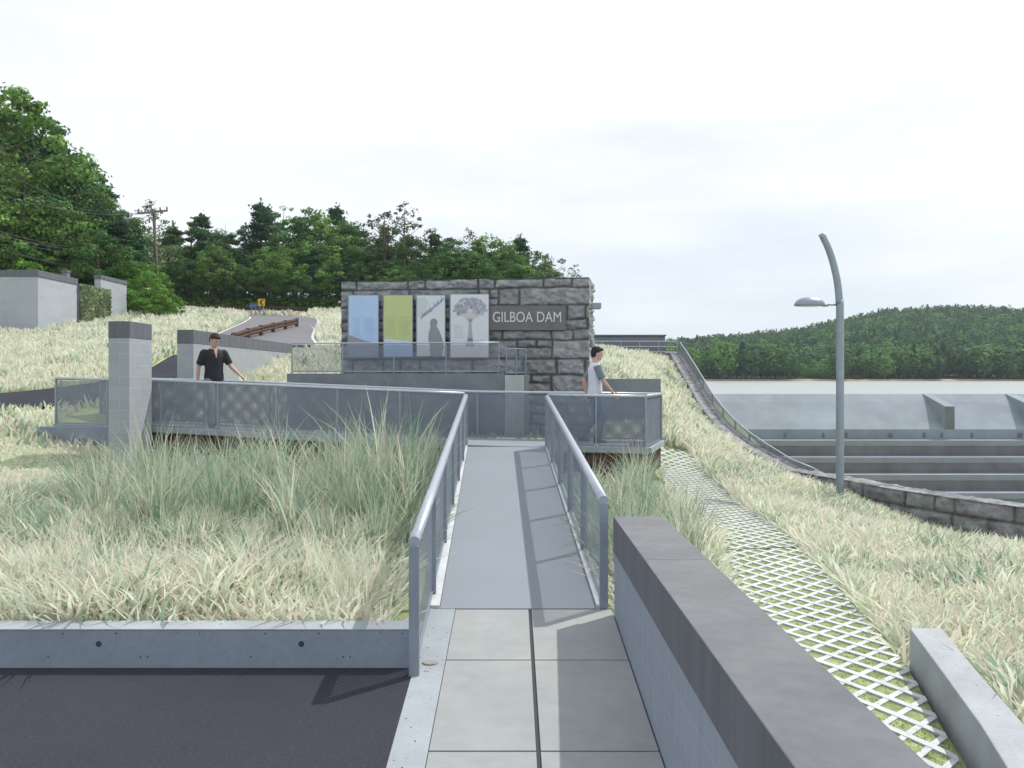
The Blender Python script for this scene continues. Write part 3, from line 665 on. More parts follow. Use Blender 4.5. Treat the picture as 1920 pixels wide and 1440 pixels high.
# ------------------------------------------------------------------ dam
th = thing('dam', (25, 55, -5), 'stepped concrete spillway dam with a smooth pale crest apron', 'dam')
mb = MB(); X0, X1 = 7.4, 140
def slabx(x0, x1, pts, m=0):
    b = len(mb.v)
    for (y, z) in pts: mb.v += [(x0, y, z), (x1, y, z)]
    n = len(pts)
    for i in range(n): j = (i+1) % n; mb.face([b+2*i, b+2*i+1, b+2*j+1, b+2*j], m)
    mb.face([b+2*i for i in range(n)], m); mb.face([b+2*i+1 for i in range(n)][::-1], m)
slabx(X0, X1, [(55,-3.44),(57.2,-1.75),(58,-1.23),(58.6,-1.23),(59.2,-3.5),(59.2,-9),(55,-9)]); put(mb, 'crest_apron', M_dam, th)
y, z = 55.0, -3.455
for k in range(8):
    hh = .62 if k == 0 else .97
    mb = MB(); mb.box(X0, X1, y-1.02, y-.002, z-hh-8, z-hh); 
    o = put(mb, 'step', [M_dam, M_riser], th)
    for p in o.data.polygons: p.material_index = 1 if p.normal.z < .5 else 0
    mb = MB(); mb.box(X0, X1, y-1.05, y-1.022, z-hh-.34, z-hh-.004); put(mb, 'step_edge', M_band, th)
    if k == 0:
        mb = MB(); rs = random.Random(5)
        x = 12.
        while x < 40: mb.box(x, x+rs.choice([.15,.3]), y-.03, y-.0, z-.5, z-.2); x += rs.uniform(1.1, 3.2)
        put(mb, 'drain_slots', M_riser, th)
    y -= 1.02; z -= hh
for X in (27.9, 33.5, 39.1, 44.7, 50.3):
    mb = MB(); p = [(55,-3.44),(58,-1.2),(58,-1.15),(55,-1.96)]
    b = [(X,y_,z_) for y_, z_ in p]; c = [(X+.62,y_,z_) for y_, z_ in p]
    mb.v = [(X,54.98,-3.44),(X+.62,54.98,-3.44),(X+.62,58,-3.44),(X,58,-3.44),(X,54.98,-1.96),(X+.62,54.98,-1.96),(X+.62,58,-1.2),(X,58,-1.2)]
    for q in ((3,2,1,0),(4,5,6,7),(0,1,5,4),(1,2,6,5),(2,3,7,6),(3,0,4,7)): mb.face(list(q))
    o = put(mb, 'crest_pier', [M_dam, M_riser], th)
    for p_ in o.data.polygons: p_.material_index = 1 if p_.normal.y < -.5 else 0  # front face in darker concrete, its shade put into the colour

# ------------------------------------------------------------------ buildings far left
def building(name, x0, x1, y0, y1, zb, zt, label, wall=None, cap=.28):
    th = thing(name, ((x0+x1)/2, (y0+y1)/2, zb), label, 'building')
    mb = MB(); mb.box(x0, x1, y0, y1, zb, zt-cap); put(mb, 'wall', wall or M_block3, th)
    mb = MB(); mb.box(x0-.03, x1+.03, y0-.03, y1+.03, zt-cap+.003, zt); put(mb, 'roof_edge', M_capside, th, .01); return th
M_block3 = mat('pale_masonry', (.38, .41, .45), var=.05, vscale=1, bump=.05, brick=(.8, .2, .006, (.41,.44,.47)))
building('block_building', -34, -20, 36, 39.25, .9, 4.47, 'large pale block building with grey roof edge at the left edge')
building('gate_pillar', -20.55, -20.3, 38.9, 39.2, 1.3, 4.82, 'thin grey pillar rising above the pale building and the planted wall', M_darkw, .1)
th = thing('green_wall', (-20.2, 40.8, 1.5), 'wall covered with clipped green climbing plants between two pale buildings', 'hedge')
mb = MB(); mb.box(-20.4, -19.95, 39.3, 42.3, 1.3, 4.22); put(mb, 'supporting_wall', M_darkw, th)
V = RNG.random((5200, 3)); pos = np.c_[-19.95+.12*V[:,0], 39.32+2.95*V[:,1], 1.5+2.75*V[:,2]]
def leafquads(pos, size, colr, seed=0, up=.3, nrm=None, flat=1.):
    g = np.random.default_rng(seed); n = len(pos); a = g.normal(size=(n, 3)); a[:,2] *= flat; a /= np.linalg.norm(a, axis=1)[:,None]
    b = np.cross(a, g.normal(size=(n, 3))); b /= np.linalg.norm(b, axis=1)[:,None]
    if nrm is not None:
        N = nrm*1.35+g.normal(size=(n, 3))*.55; N /= np.linalg.norm(N, axis=1)[:,None]; a = np.cross(N, g.normal(size=(n, 3))); a /= np.linalg.norm(a, axis=1)[:,None]; b = np.cross(N, a)
    s = (size*(.6+.8*g.random(n)))[:,None]; t = s*.62
    V = np.stack([pos-a*s, pos-b*t, pos+a*s, pos+b*t], 1).reshape(-1, 3)
    Fc = np.arange(4*n).reshape(n, 4); C = np.repeat(colr, 4, axis=0); return V, Fc, C
cc = np.array([.27,.34,.20])*(.6+.9*RNG.random((5200,1)))
o = bpy.data.objects.new('foliage', colmesh('foliage', [leafquads(pos, .07, cc, 1)], M_leaf, False)); COL.objects.link(o); o.parent = th; o.matrix_parent_inverse = Matrix.Translation(-Vector(th.location))
building('block_building', -20.35, -20.05, 41.6, 44.4, 1.6, 4.93, 'narrow white wall building right of the planted green wall', cap=.2)

# ------------------------------------------------------------------ street lamp
th = thing('street_lamp', P(1575, 950, 16), 'tall grey curved lamp post with one dome lamp beside the bank wall', 'street lamp')
pts = [P(1575, 985, 16), P(1575, 600, 16), P(1574, 570, 16), P(1571, 535, 16), P(1564, 500, 16), P(1554, 468, 16), P(1540, 438, 16)]
pts2 = [Vector(q) for q in smoothpoly([tuple(p) for p in pts], 5)]; n = len(pts2)
mb = MB(); mb.tube(pts2, [.072-.012*i/n for i in range(n)], 16); put(mb, 'pole', M_metal, th)
mb = MB(); mb.tube([P(1571, 571.5, 16), P(1546, 571.5, 16)], .018, 10); mb.tube([P(1552, 572.5, 16), P(1542, 572.5, 16)], .027, 10); put(mb, 'arm', M_metal, th)
c = P(1518, 573, 16); mb = MB(); rr = []
for i in range(9):
    a = i/8*math.pi/2; rr.append((c.x, c.y, c.z+.16*math.sin(a), .285*math.cos(a)**.8+.001, .2*math.cos(a)**.8+.001))
mb.loft([(c.x, c.y, c.z-.006, .275, .19)]+rr, 24); hd = put(mb, 'lamp_head', M_metal, th)
mb = MB(); mb.loft([(c.x, c.y, c.z-.014, .2, .14), (c.x, c.y, c.z-.007, .22, .15)], 20)
o = mb.build('lens', mat('lamp_lens', (.6,.62,.62), rough=.2, bump=0, var=0), hd); o.matrix_parent_inverse = Matrix.Identity(4)

# ------------------------------------------------------------------ far road furniture
def guardrail(pts, label, h=.75, group=None):
    th = thing('guardrail', (pts[0][0], pts[0][1], tz(*pts[0])), label, 'guardrail', group)
    p = smoothpoly(pts, 6); q = [Vector((a, b, tz(a, b)+h)) for a, b in p]; mb = MB()
    for dz, r in ((-.07, .06), (.07, .06)): mb.tube([v+Vector((0,0,dz)) for v in q], r, 8, sq=1)
    for a, b in zip(q[:-1], q[1:]): mb.bar(a, b, .04, .28)
    put(mb, 'beam', M_rust2, th)
    s = np.r_[0, np.cumsum([ (b-a).length for a, b in zip(q[:-1], q[1:])])]
    for t in np.arange(.4, s[-1], 2.6):
        x = np.interp(t, s, p[:,0]); y = np.interp(t, s, p[:,1]); z = tz(x, y)
        mb = MB(); mb.box(x-.07, x+.07, y-.08, y+.08, z-.1, z+h+.16); put(mb, 'post', M_rust, th)
nr = [(-9.7,29.5),(-10.2,34),(-10.55,38),(-10.8,43)]
nl = [tuple(pR[i]+nR[i]*-2.7) for i in range(48, 80, 5)]
guardrail(nr, 'rusty guardrail rising along the near bend of the road', .36)
guardrail(nl, 'thin rusty guardrail along the far side of the road below the wood', .6)
def sign(px, py, Y, wp, hp, name, label, cols, draw=None):
    c = P(px, py, Y); z0 = tz(c.x, Y)-.1; th = thing(name, (c.x, Y, z0), label, 'road sign'); wd = wp/F*Y; hg = hp/F*Y
    mb = MB(); mb.box(c.x-wd*.25-.03, c.x-wd*.25+.03, Y+.03, Y+.09, z0, c.z+hg*.4); put(mb, 'post', M_metal, th)
    mb = MB(); mb.box(c.x+wd*.25-.03, c.x+wd*.25+.03, Y+.03, Y+.09, z0, c.z+hg*.4); put(mb, 'post', M_metal, th)
    mb = MB(); mb.box(c.x-wd/2, c.x+wd/2, Y-.02, Y+.03, c.z-hg/2, c.z+hg/2)
    if draw: 
        for poly in draw:
            b = len(mb.v); mb.v += [(c.x+u*wd, Y-.024, c.z+v*hg) for u, v in poly]; mb.face([b+i for i in range(len(poly))], 1)
    put(mb, 'sign_face', cols, th)
sign(490, 567, 60, 12.5, 13, 'chevron_sign', 'yellow road sign with a black left pointing chevron', [mat('sign_yellow', (.75,.48,.02), bump=0), mat('sign_black', (.02,.02,.02), bump=0)],
     [[(.12,.42),(-.3,0),(-.02,0),(.40,.42)], [(-.3,0),(.12,-.42),(.40,-.42),(-.02,0)]])
sign(475, 573, 61, 15, 9, 'direction_sign', 'small blue road sign left of the yellow chevron', [mat('sign_blue', (.05,.14,.26), bump=0), mat('sign_pale', (.25,.33,.42), bump=0)], [[(-.4,.05),(.4,.05),(.4,.15),(-.4,.15)], [(-.4,-.2),(.3,-.2),(.3,-.1),(-.4,-.1)]])
# utility pole and lines
Yp = 58.; b = P(298, 540, Yp); t = P(288, 392, Yp); b.z = tz(b.x, Yp)-.3
th = thing('utility_pole', b, 'leaning wooden utility pole with one cross arm above the bushes', 'utility pole')
mb = MB(); mb.tube([b, b.lerp(t, .5), t], [.13, .12, .09], 10); put(mb, 'pole', mat('pole_wood', (.15,.115,.095), bump=.3, var=.2), th)
a1 = P(258, 400, Yp-1); a2 = P(314, 395, Yp+.5); mb = MB(); mb.bar(a1, a2, .11, .12); put(mb, 'cross_arm', mat('arm_wood', (.15,.11,.09), bump=.3), th)
for k in (0.02, .25, .75, .98):
    q = a1.lerp(a2, k); mb = MB(); mb.tube([q+Vector((0,0,.05)), q+Vector((0,0,.22)), q+Vector((0,0,.3))], [.05,.06,.03], 8); put(mb, 'insulator', mat('insulator_grey', (.2,.2,.2), bump=0), th)
for (y0_, e_) in ((268, a1), (322, a1.lerp(a2, .5)), (355, a2), (420, P(290,462,Yp)), (428, P(290,464,Yp)), (440, P(291,467,Yp)), (450, P(291,500,Yp))):
    s_ = P(-150, y0_-40, 34); e_ = Vector(e_); pts = []
    for k in range(15):
        u = k/14; q = s_.lerp(e_, u); q.z -= .9*4*u*(1-u); pts.append(q)
    mb = MB(); mb.tube(pts, .015, 6); tag(mb.build('power_line', mat('wire_grey', (.07,.075,.075), bump=0, rough=.5)), 'thin overhead wire sagging from the left edge to the utility pole', 'power line', 'overhead wires to the utility pole')

# ------------------------------------------------------------------ trees
def limbs(mb, h, r, seed, n=9, spread=.33, start=.35):
    g = random.Random(seed); lean = Vector((g.uniform(-.04,.04)*h, g.uniform(-.04,.04)*h, 0))
    mb.tube([(0,0,-.4), lean*.3+Vector((0,0,h*.35)), lean*.7+Vector((0,0,h*.7)), lean+Vector((0,0,h*.95))], [r, r*.75, r*.45, r*.12], 8)
    for i in range(n):
        t = g.uniform(start, .85); a = g.uniform(0, 6.28); l = spread*h*(1.1-t)*g.uniform(.7,1.2); p0 = lean*t+Vector((0,0,h*t))
        p1 = p0+Vector((math.cos(a)*l*.5, math.sin(a)*l*.5, l*.25)); p2 = p0+Vector((math.cos(a)*l, math.sin(a)*l, l*.6)); mb.tube([p0, p1, p2], [r*.35, r*.22, r*.07], 6)
def crown_broad(h, seed, nc=80, per=120, leaf=.145, rad=.30, base=.22, col=(.075,.165,.045), open_=0., cl=.085):
    g = np.random.default_rng(seed); P_ = []; C_ = []; N_ = []
    nrow = 0
    while nrow < nc:
        u = g.uniform(-1, 1, 3); 
        if (u**2).sum() > 1 or (u**2).sum() < .12: continue
        z = base+(1-base)*(u[2]*.5+.5); prof = np.sin(np.pi*min(1, max(.0, (z-base)/(1-base))*.86+.10))**.6
        c = np.array([u[0]*rad*h*prof*1.15, u[1]*rad*h*prof*1.15, z*h]); r = cl*h*g.uniform(.6, 1.35)
        q = g.normal(size=(per, 3)); q /= np.linalg.norm(q, axis=1)[:,None]; N_.append(q+[0,0,.35]); q = q*(g.random((per,1))**.4)*r; q[:,2] *= .6
        P_.append(c+q); tone = g.uniform(.6, 1.45); hue = g.uniform(-.12,.2)
        C_.append(np.array(col)*tone*np.array([1+hue, 1, 1-hue*.5])*(.8+.4*g.random((per,1)))); nrow += 1
    return leafquads(np.vstack(P_), leaf, np.vstack(C_), seed, nrm=np.vstack(N_))
def crown_pine(h, seed, whorls=15, rad=.20, base=.2, col=(.045,.10,.05), per=26, leaf=.15, flat=.28, irregular=.35):
    g = np.random.default_rng(seed); P_ = []; C_ = []
    for i in range(whorls):
        t = base+(1-base)*(i+g.uniform(-.3,.3))/whorls; rr = rad*h*(1-((t-base)/(1-base))**1.25)**.8+.015*h
        for k in range(int(6-2*t)):
            a = g.uniform(0, 6.28); l = rr*g.uniform(1-irregular, 1.12); tone = g.uniform(.65, 1.4)
            for s in np.linspace(.25, 1, 5):
                c = np.array([math.cos(a)*l*s, math.sin(a)*l*s, t*h+l*s*.12+g.uniform(-.02,.02)*h]); sz = (.05+.03*(1-abs(s-.65)))*h*.62
                q = g.normal(size=(per, 3))*sz*.55; q[:,2] *= flat; P_.append(c+q); C_.append(np.array(col)*tone*(.75+.5*g.random((per,1))))
    q = g.normal(size=(60,3))*np.array([.012,.012,.03])*h+np.array([0,0,h*.97]); P_.append(q); C_.append(np.array(col)*np.ones((60,1)))
    return leafquads(np.vstack(P_), leaf, np.vstack(C_), seed)
PROTO = {}
def proto(kind, seed):
    key = (kind, seed)
    if key in PROTO: return PROTO[key]
    h = 12.
    mb = MB()
    if kind == 'broad': limbs(mb, h, .22, seed); c = crown_broad(h, seed)
    elif kind == 'light': limbs(mb, h, .2, seed); c = crown_broad(h, seed, nc=62, per=85, col=(.125,.235,.055), leaf=.16, rad=.27)
    elif kind == 'pine': limbs(mb, h, .2, seed, n=4); c = crown_pine(h, seed)
    elif kind == 'whitepine': limbs(mb, h, .2, seed, n=8, spread=.3); c = crown_pine(h, seed, whorls=11, rad=.26, base=.3, per=34, leaf=.17, flat=.22, irregular=.5, col=(.06,.125,.055))
    elif kind == 'open': limbs(mb, h, .17, seed, n=16, spread=.42, start=.5); c = crown_broad(h, seed, nc=58, per=20, leaf=.13, rad=.30, base=.45, col=(.075,.11,.055), cl=.045)
    elif kind == 'airy': limbs(mb, h, .15, seed, n=14, spread=.36, start=.4); c = crown_broad(h, seed, nc=60, per=26, leaf=.12, rad=.22, base=.3, col=(.17,.24,.12), cl=.05)
    elif kind == 'bush': limbs(mb, h*.8, .2, seed, n=8, spread=.4, start=.1); c = crown_broad(h, seed, nc=90, per=95, leaf=.20, rad=.52, base=.0, col=(.13,.27,.045), cl=.10)
    elif kind == 'bare': limbs(mb, h, .12, seed, n=26, spread=.34, start=.4); c = None
    PROTO[key] = (mb.mesh('trunk', M_bark), colmesh('crown', [c], M_leaf, False) if c is not None else None); return PROTO[key]
def tree(kind, seed, px, top, Y, label, group, name='tree', cat='tree', wf=1., zb=None):
    X = (px-960)/F*Y; z0 = tz(X, Y) if zb is None else zb; H = (HZ-top)/F*Y - z0; s = max(H, 1.5)/12.
    th = thing(name, (X, Y, z0), label, cat, group, rz=random.random()*6.28); th.scale = (s*wf, s*wf, s)
    tm_, cm_ = proto(kind, seed)
    for nme, m in (('trunk', tm_), ('crown', cm_)):
        if m: o = bpy.data.objects.new(nme, m); COL.objects.link(o); o.parent = th
    return th
GL = 'wood on the slope at the left'; GM = 'wood behind the stone wall'
# left slope skyline (px, top, Y, kind)
for i, (px, top, Y, k, wf) in enumerate([(-60,190,52,'broad',1.2),(25,165,50,'light',1.0),(70,215,54,'broad',1.0),(118,285,53,'whitepine',1.0),(100,250,58,'pine',1.),(150,345,52,'pine',1.1),
        (190,340,56,'whitepine',1.0),(175,400,50,'pine',1.3),(228,395,60,'broad',.9),(40,300,47,'light',1.1),(-20,330,45,'light',1.2),(0,260,60,'broad',1.2),(240,470,56,'broad',1.1),(120,360,60,'broad',1.1),(75,330,49,'broad',1.1),(172,345,51,'broad',.9),(212,372,55,'broad',.95),(248,425,54,'whitepine',1.2),(150,400,48,'light',1.1),(225,410,50,'pine',1.5),(185,430,47,'broad',1.2),(205,440,62,'pine',1.2)]):
    nm = {'broad':'broadleaf_tree','light':'broadleaf_tree','pine':'pine_tree','whitepine':'pine_tree'}[k]
    lab = {'broad':'dark green broadleaf tree in the tall wood at the left','light':'fresh green broadleaf tree in the tall wood at the left','pine':'dark narrow pine in the tall wood at the left','whitepine':'layered dark pine in the tall wood at the left'}[k]
    if i == 1: lab = 'tallest leafy tree at the left edge of the photo'
    tree(k, 1+i % 3, px, top, Y, lab, GL, nm, wf=wf)
for px, top, Y, s in ((-60,470,45,1),(-5,455,45.5,2),(60,462,46,1),(115,465,47,2),(160,490,48,1),(205,480,49,2),(245,500,49,1),(285,530,47,2),(300,548,44,1),(320,560,46,2),(225,535,45.5,1),(268,505,46,2),(250,480,48,1),(296,530,45,2)):
    tree('bush', s, px, top, Y, 'bright green bush in front of the tall left wood', 'bright bushes below the left wood', 'bush', 'bush', wf=1.0)
tree('airy', 1, 283, 378, 62, 'thin airy pale tree rising behind the utility pole', None, 'slender_tree', wf=1.1)
mid = [(325,430,74,'whitepine'),(352,418,76,'broad'),(378,412,74,'whitepine'),(405,440,78,'broad'),(455,425,78,'broad'),(488,392,76,'pine'),(505,400,80,'whitepine'),(528,388,80,'airy'),(555,415,76,'broad'),
       (585,398,78,'light'),(610,420,75,'light'),(632,398,80,'pine'),(655,425,78,'broad'),(690,440,76,'broad'),(725,435,74,'broad'),(765,450,76,'broad'),(815,445,78,'pine'),(845,455,76,'broad'),
       (880,440,80,'airy'),(905,455,76,'light'),(930,448,77,'light'),(955,470,75,'light'),(975,452,79,'pine'),(1000,480,76,'broad'),(1020,500,75,'light')]
for i, (px, top, Y, k) in enumerate(mid):
    nm = {'broad':'broadleaf_tree','light':'broadleaf_tree','pine':'pine_tree','whitepine':'pine_tree','airy':'slender_tree'}[k]
    lab = {'broad':'dark green broadleaf tree in the wood behind the stone wall','light':'light green broadleaf tree in the wood behind the stone wall','pine':'pointed dark pine in the wood behind the stone wall',
           'whitepine':'layered pine in the wood behind the road','airy':'sparse pale treetop above the wood behind the wall'}[k]
    tree(k, 1+i % 3, px, top-10, Y, lab, GM, nm, wf=1.05)
tree('open', 1, 722, 388, 72, 'open crowned pine above the middle of the wood, left of its taller neighbour', None, 'open_pine', wf=.9)
tree('open', 2, 757, 378, 73, 'tallest open crowned pine above the middle of the wood', None, 'open_pine', wf=.95)
tree('open', 3, 1036, 470, 70, 'small open tree at the right end of the wood', None, 'open_pine', wf=1.0)
tree('bare', 1, 425, 408, 77, 'leafless grey tree standing up between green crowns', None, 'bare_tree', wf=.8)
# lower layer and inner rows
rt = random.Random(9)
for i in range(30):
    px = 320+i*24+rt.uniform(-10,10); k = rt.choice(['broad','whitepine','broad','light'])
    tree(k, 1+i % 3, px, rt.uniform(450,500)+max(0,(px-850)*.2), rt.uniform(69,73), {'light':'light green tree in the shaded front row of the wood','broad':'dark broadleaf tree in the shaded front row of the wood','whitepine':'dark pine in the shaded front row of the wood'}[k],
         'front row of the wood behind the road', {'light':'broadleaf_tree','broad':'broadleaf_tree','whitepine':'pine_tree'}[k], wf=1.15)
for i in range(26):
    px = 300+i*29+rt.uniform(-8,8)
    tree('broad', 1+i % 3, px, rt.uniform(445,480)+max(0,(px-850)*.22), rt.uniform(88,96), 'dark tree deep inside the wood behind the road', 'back row of the wood behind the road', 'broadleaf_tree', wf=1.3)
for i in range(22):
    tree('bush', 1+i % 3, 318+i*15, rt.uniform(548,566), rt.uniform(72,78), 'low green bush at the foot of the wood behind the road', 'low bushes at the foot of the wood', 'bush', 'bush', wf=1.5)
for i in range(10):
    px = rt.uniform(340,640); tree('bush', 1+i % 2, 330+i*33, rt.uniform(560,572), 69.5, 'low green bush at the foot of the wood behind the road', 'low bushes at the foot of the wood', 'bush', 'bush', wf=1.3)

# far wood across the water
def farcrown(seed, n=130, h=9., col=(.06,.11,.03), cone=False):
    g = np.random.default_rng(seed); u = g.normal(size=(n,3)); u /= np.linalg.norm(u, axis=1)[:,None]; u *= (.75+.3*g.random((n,1)))
    z = .56+.44*u[:,2]; rr = 2.5*(1-.9*np.clip(z,0,1)) if cone else 2.9
    lump = 1+.25*np.sin(u[:,0]*5+seed)*np.cos(u[:,1]*4)
    pos = np.c_[u[:,0]*rr*lump, u[:,1]*rr*lump, z*h]; c = np.array(col)*(.8+.4*g.random((n,1))); return pos, c, u/np.linalg.norm(u, axis=1)[:,None]
fm = []
for s in range(4):
    pos, c, nn_ = farcrown(s, 620, 9, [(.06,.145,.045),(.12,.25,.055),(.045,.10,.045),(.085,.19,.05)][s], cone=(s == 2)); fm.append(colmesh('crown', [leafquads(pos, .42, c, s, nrm=nn_)], M_leaf, False))
mbt = MB(); mbt.tube([(0,0,-1),(0,0,4),(.2,0,7)], [.25,.18,.06], 6); ftr = mbt.mesh('trunk', M_bark)
rt = random.Random(3)
for i in range(84):
    px = 1235+i*9.2+rt.uniform(-3,3); Y = rt.uniform(232.5, 240); X = (px-960)/F*Y; k = rt.choice([0,1,1,2,3,3,0]); s = rt.uniform(.62, 1.15)*(1.0 if px > 1330 else .8)
    if 1490 < px < 1545: s *= .5; k = 1
    th = thing(['broadleaf_tree','broadleaf_tree','pine_tree','broadleaf_tree'][k], (X, Y, float(hillz(np.array(X), np.array(Y)))-.2),
       ['dark green tree on the far shore of the reservoir','bright green tree on the far shore of the reservoir','dark pointed pine on the far shore of the reservoir','mid green tree on the far shore of the reservoir'][k], 'tree', 'trees along the far shore', rz=rt.random()*6)
    th.scale = (s*rt.uniform(1.1,1.5), s*1.2, s*rt.uniform(.8, 1.15))
    for nme, m in (('trunk', ftr), ('crown', fm[k])): o = bpy.data.objects.new(nme, m); COL.objects.link(o); o.parent = th
g = np.random.default_rng(12); parts = []; base_ = [farcrown(s+20, 110, 9, (1,1,1), cone=(s % 3 == 2)) for s in range(6)]
cols = np.array([(.055,.14,.05),(.11,.24,.06),(.045,.105,.05),(.075,.18,.055),(.06,.15,.055),(.14,.27,.065)])
PV = []; PC = []; PN = []
for i in range(7500):
    Y = 238+ (440-238)*g.random()**.8; px = g.uniform(1130, 2120); X = (px-960)/F*Y; z = float(hillz(np.array(X), np.array(Y))); b_, c_, n_ = base_[g.integers(6)]; s = g.uniform(.35, .78)
    a = g.uniform(0, 6.28); ca, sa = math.cos(a)*s, math.sin(a)*s
    PV.append(np.c_[b_[:,0]*ca-b_[:,1]*sa+X, b_[:,0]*sa+b_[:,1]*ca+Y, b_[:,2]*(s+.1)+z]); PC.append(c_*cols[g.integers(6)]*g.uniform(.55,1.2)); PN.append(np.c_[n_[:,0]*ca-n_[:,1]*sa, n_[:,0]*sa+n_[:,1]*ca, n_[:,2]*s])
o = bpy.data.objects.new('wood', colmesh('wood', [leafquads(np.vstack(PV), .48, np.vstack(PC), 2, nrm=np.vstack(PN))], M_leaf, False)); COL.objects.link(o)
tag(o, 'green wooded hillside rising beyond the reservoir', 'wood', kind='stuff')

# ------------------------------------------------------------------ grass
def blades(x, y, z, h, wd, lean, col, seed, tipcol=1.12):
    g = np.random.default_rng(seed); n = len(x); a = g.uniform(0, 2*np.pi, n); th = g.uniform(-.9, .9, n)   # blade width direction mostly across the view
    wx = np.cos(th); wy = np.sin(th); lx = np.cos(a)*lean*h; ly = np.sin(a)*lean*h
    V = np.empty((n, 7, 3), 'f')
    for k, (t, ww) in enumerate(((0, .75), (.42, 1.), (.78, .62))):
        cx = x+lx*t*t; cy = y+ly*t*t; cz = z+h*(t-.25*lean*t*t)
        for s, sg in ((0, -1), (1, 1)):
            V[:, 2*k+s, 0] = cx+sg*wx*wd*ww*.5; V[:, 2*k+s, 1] = cy+sg*wy*wd*ww*.5; V[:, 2*k+s, 2] = cz
    V[:, 6, 0] = x+lx; V[:, 6, 1] = y+ly; V[:, 6, 2] = z+h*(1-.25*lean)
    C = np.repeat(col[:, None, :], 7, axis=1)
    return V, C
def grassmesh(name, V, C):
    n = len(V); me = bpy.data.meshes.new(name); me.vertices.add(n*7); me.vertices.foreach_set('co', V.reshape(-1).astype('f'))
    b = (np.arange(n)*7)[:, None]; lp = np.hstack([b+np.array([[0,1,3,2]]), b+np.array([[2,3,5,4]]), b+np.array([[4,5,6]])]).astype(np.int32)
    me.loops.add(n*11); me.loops.foreach_set('vertex_index', lp.ravel())
    st = ((np.arange(n)*11)[:, None]+np.array([[0,4,8]])).ravel().astype(np.int32); me.polygons.add(n*3); me.polygons.foreach_set('loop_start', st)
    me.update(calc_edges=True)
    a = me.color_attributes.new('Col', 'FLOAT_COLOR', 'POINT'); a.data.foreach_set('color', np.concatenate([C.reshape(-1,3), np.ones((n*7,1))], 1).astype('f').ravel())
    me.materials.append(M_grass); me.validate(); return me
PAL_B = np.array([(.76,.77,.63),(.74,.72,.60),(.73,.71,.58),(.70,.75,.60),(.64,.73,.58),(.78,.78,.67),(.76,.67,.59),(.62,.66,.52)])
PAL_G = np.array([(.37,.48,.33),(.32,.43,.31),(.44,.52,.36),(.28,.41,.31),(.50,.53,.41),(.53,.50,.40),(.24,.36,.26),(.52,.54,.43),(.30,.46,.34)])
def near_poly(x, y, pts, d):
    p = smoothpoly(pts, 4); m = np.zeros(len(x), bool)
    for a, b in zip(p[:-1], p[1:]):
        ab = b-a; t = np.clip(((x-a[0])*ab[0]+(y-a[1])*ab[1])/(ab@ab), 0, 1); m |= np.hypot(x-a[0]-t*ab[0], y-a[1]-t*ab[1]) < d
    return m
def allowed(x, y):
    m = ~((x > -.95+.0*y) & (x < .9) & (y < 15.6)); m &= ~((y < 6.17) & (x < 1.3)); m &= ~((x > .75) & (x < 1.30) & (y < 7.15))
    fy = np.interp(x, [p.x for p in FR], [p.y for p in FR]); m &= ~((x > -9.4) & (x < 2.95) & (y > fy-.08) & (y < fy+1.95))
    l = np.interp(y, LE[:,0], LE[:,1]); r = np.interp(y, RE[:,0], RE[:,1]); m &= ~((y < 20.3) & (x > l+.02) & (x < r+.0))
    m &= ~((y < 6.25) & (x > 1.2) & (x < r+.42)); m &= ~((x > -5.1) & (x < 2.1) & (y > 18) & (y < 21.4)); m &= ~((x > 1.85) & (x < 3.9) & (y > 21.3) & (y < 22.3))
    m &= ~((x > -7.55) & (x < -7.0) & (y > 18.9) & (y < 27.6)); m &= ~((x > -7.42) & (x < -6.9) & (y > 15.4) & (y < 16.6))
    m &= x < wallx(y)-.06; m &= ~near_poly(x, y, ASPH, 1.75); m &= ~near_poly(x, y, ROAD, 2.1); m &= ~((x < -19.8) & (y > 35.9) & (y < 44.6)); m &= ~((x > 2.5) & (y > 36.0))
    return m
def field(name, label, xr, yr, n, hfun, seed, green, wd=.016, lean=.5, power=1.):
    g = np.random.default_rng(seed)
    # sample with density falling with distance
    y = yr[0]+(yr[1]-yr[0])*g.random(n*2)**power; x = g.uniform(xr[0], xr[1], n*2)
    m = (np.abs(x) < .62*y+2.6) & allowed(x, y); x = x[m][:n]; y = y[m][:n]; n = len(x)
    # bunch blades into tufts
    tu = g.integers(0, n, n)//6; tx = x[tu % n]; ty = y[tu % n]; k = g.random(n) < .55; r = .07*(1+y/14)
    nx_ = np.where(k, tx+g.normal(size=n)*r, x); ny_ = np.where(k, ty+g.normal(size=n)*r, y); ok = allowed(nx_, ny_); x = np.where(ok, nx_, x); y = np.where(ok, ny_, y)
    z = terr(x, y)-.02; h = np.maximum(hfun(x, y), .10)*g.uniform(.45, 1.25, n)*(.45+1.1*fbm(x*1.3, y*1.3, seed)); gr = np.clip(green(x, y)+(fbm(x*.9, y*.9, seed+4)-.47)*1.6, 0, 1)
    c = np.where((g.random(n) < gr)[:, None], PAL_G[g.integers(0, len(PAL_G), n)], PAL_B[g.integers(0, len(PAL_B), n)])*g.uniform(.92, 1.08, (n, 1))
    V, C = blades(x, y, z, h, wd*(.6+.9*g.random(n))*(1+y/22), lean*g.uniform(.2, 1.4, n), c, seed+1)
    o = bpy.data.objects.new(name, grassmesh(name, V, C)); COL.objects.link(o); return tag(o, label, 'grass', kind='stuff')
ss = lambda a, b, t: np.clip((t-a)/(b-a), 0, 1)**2*(3-2*np.clip((t-a)/(b-a), 0, 1))
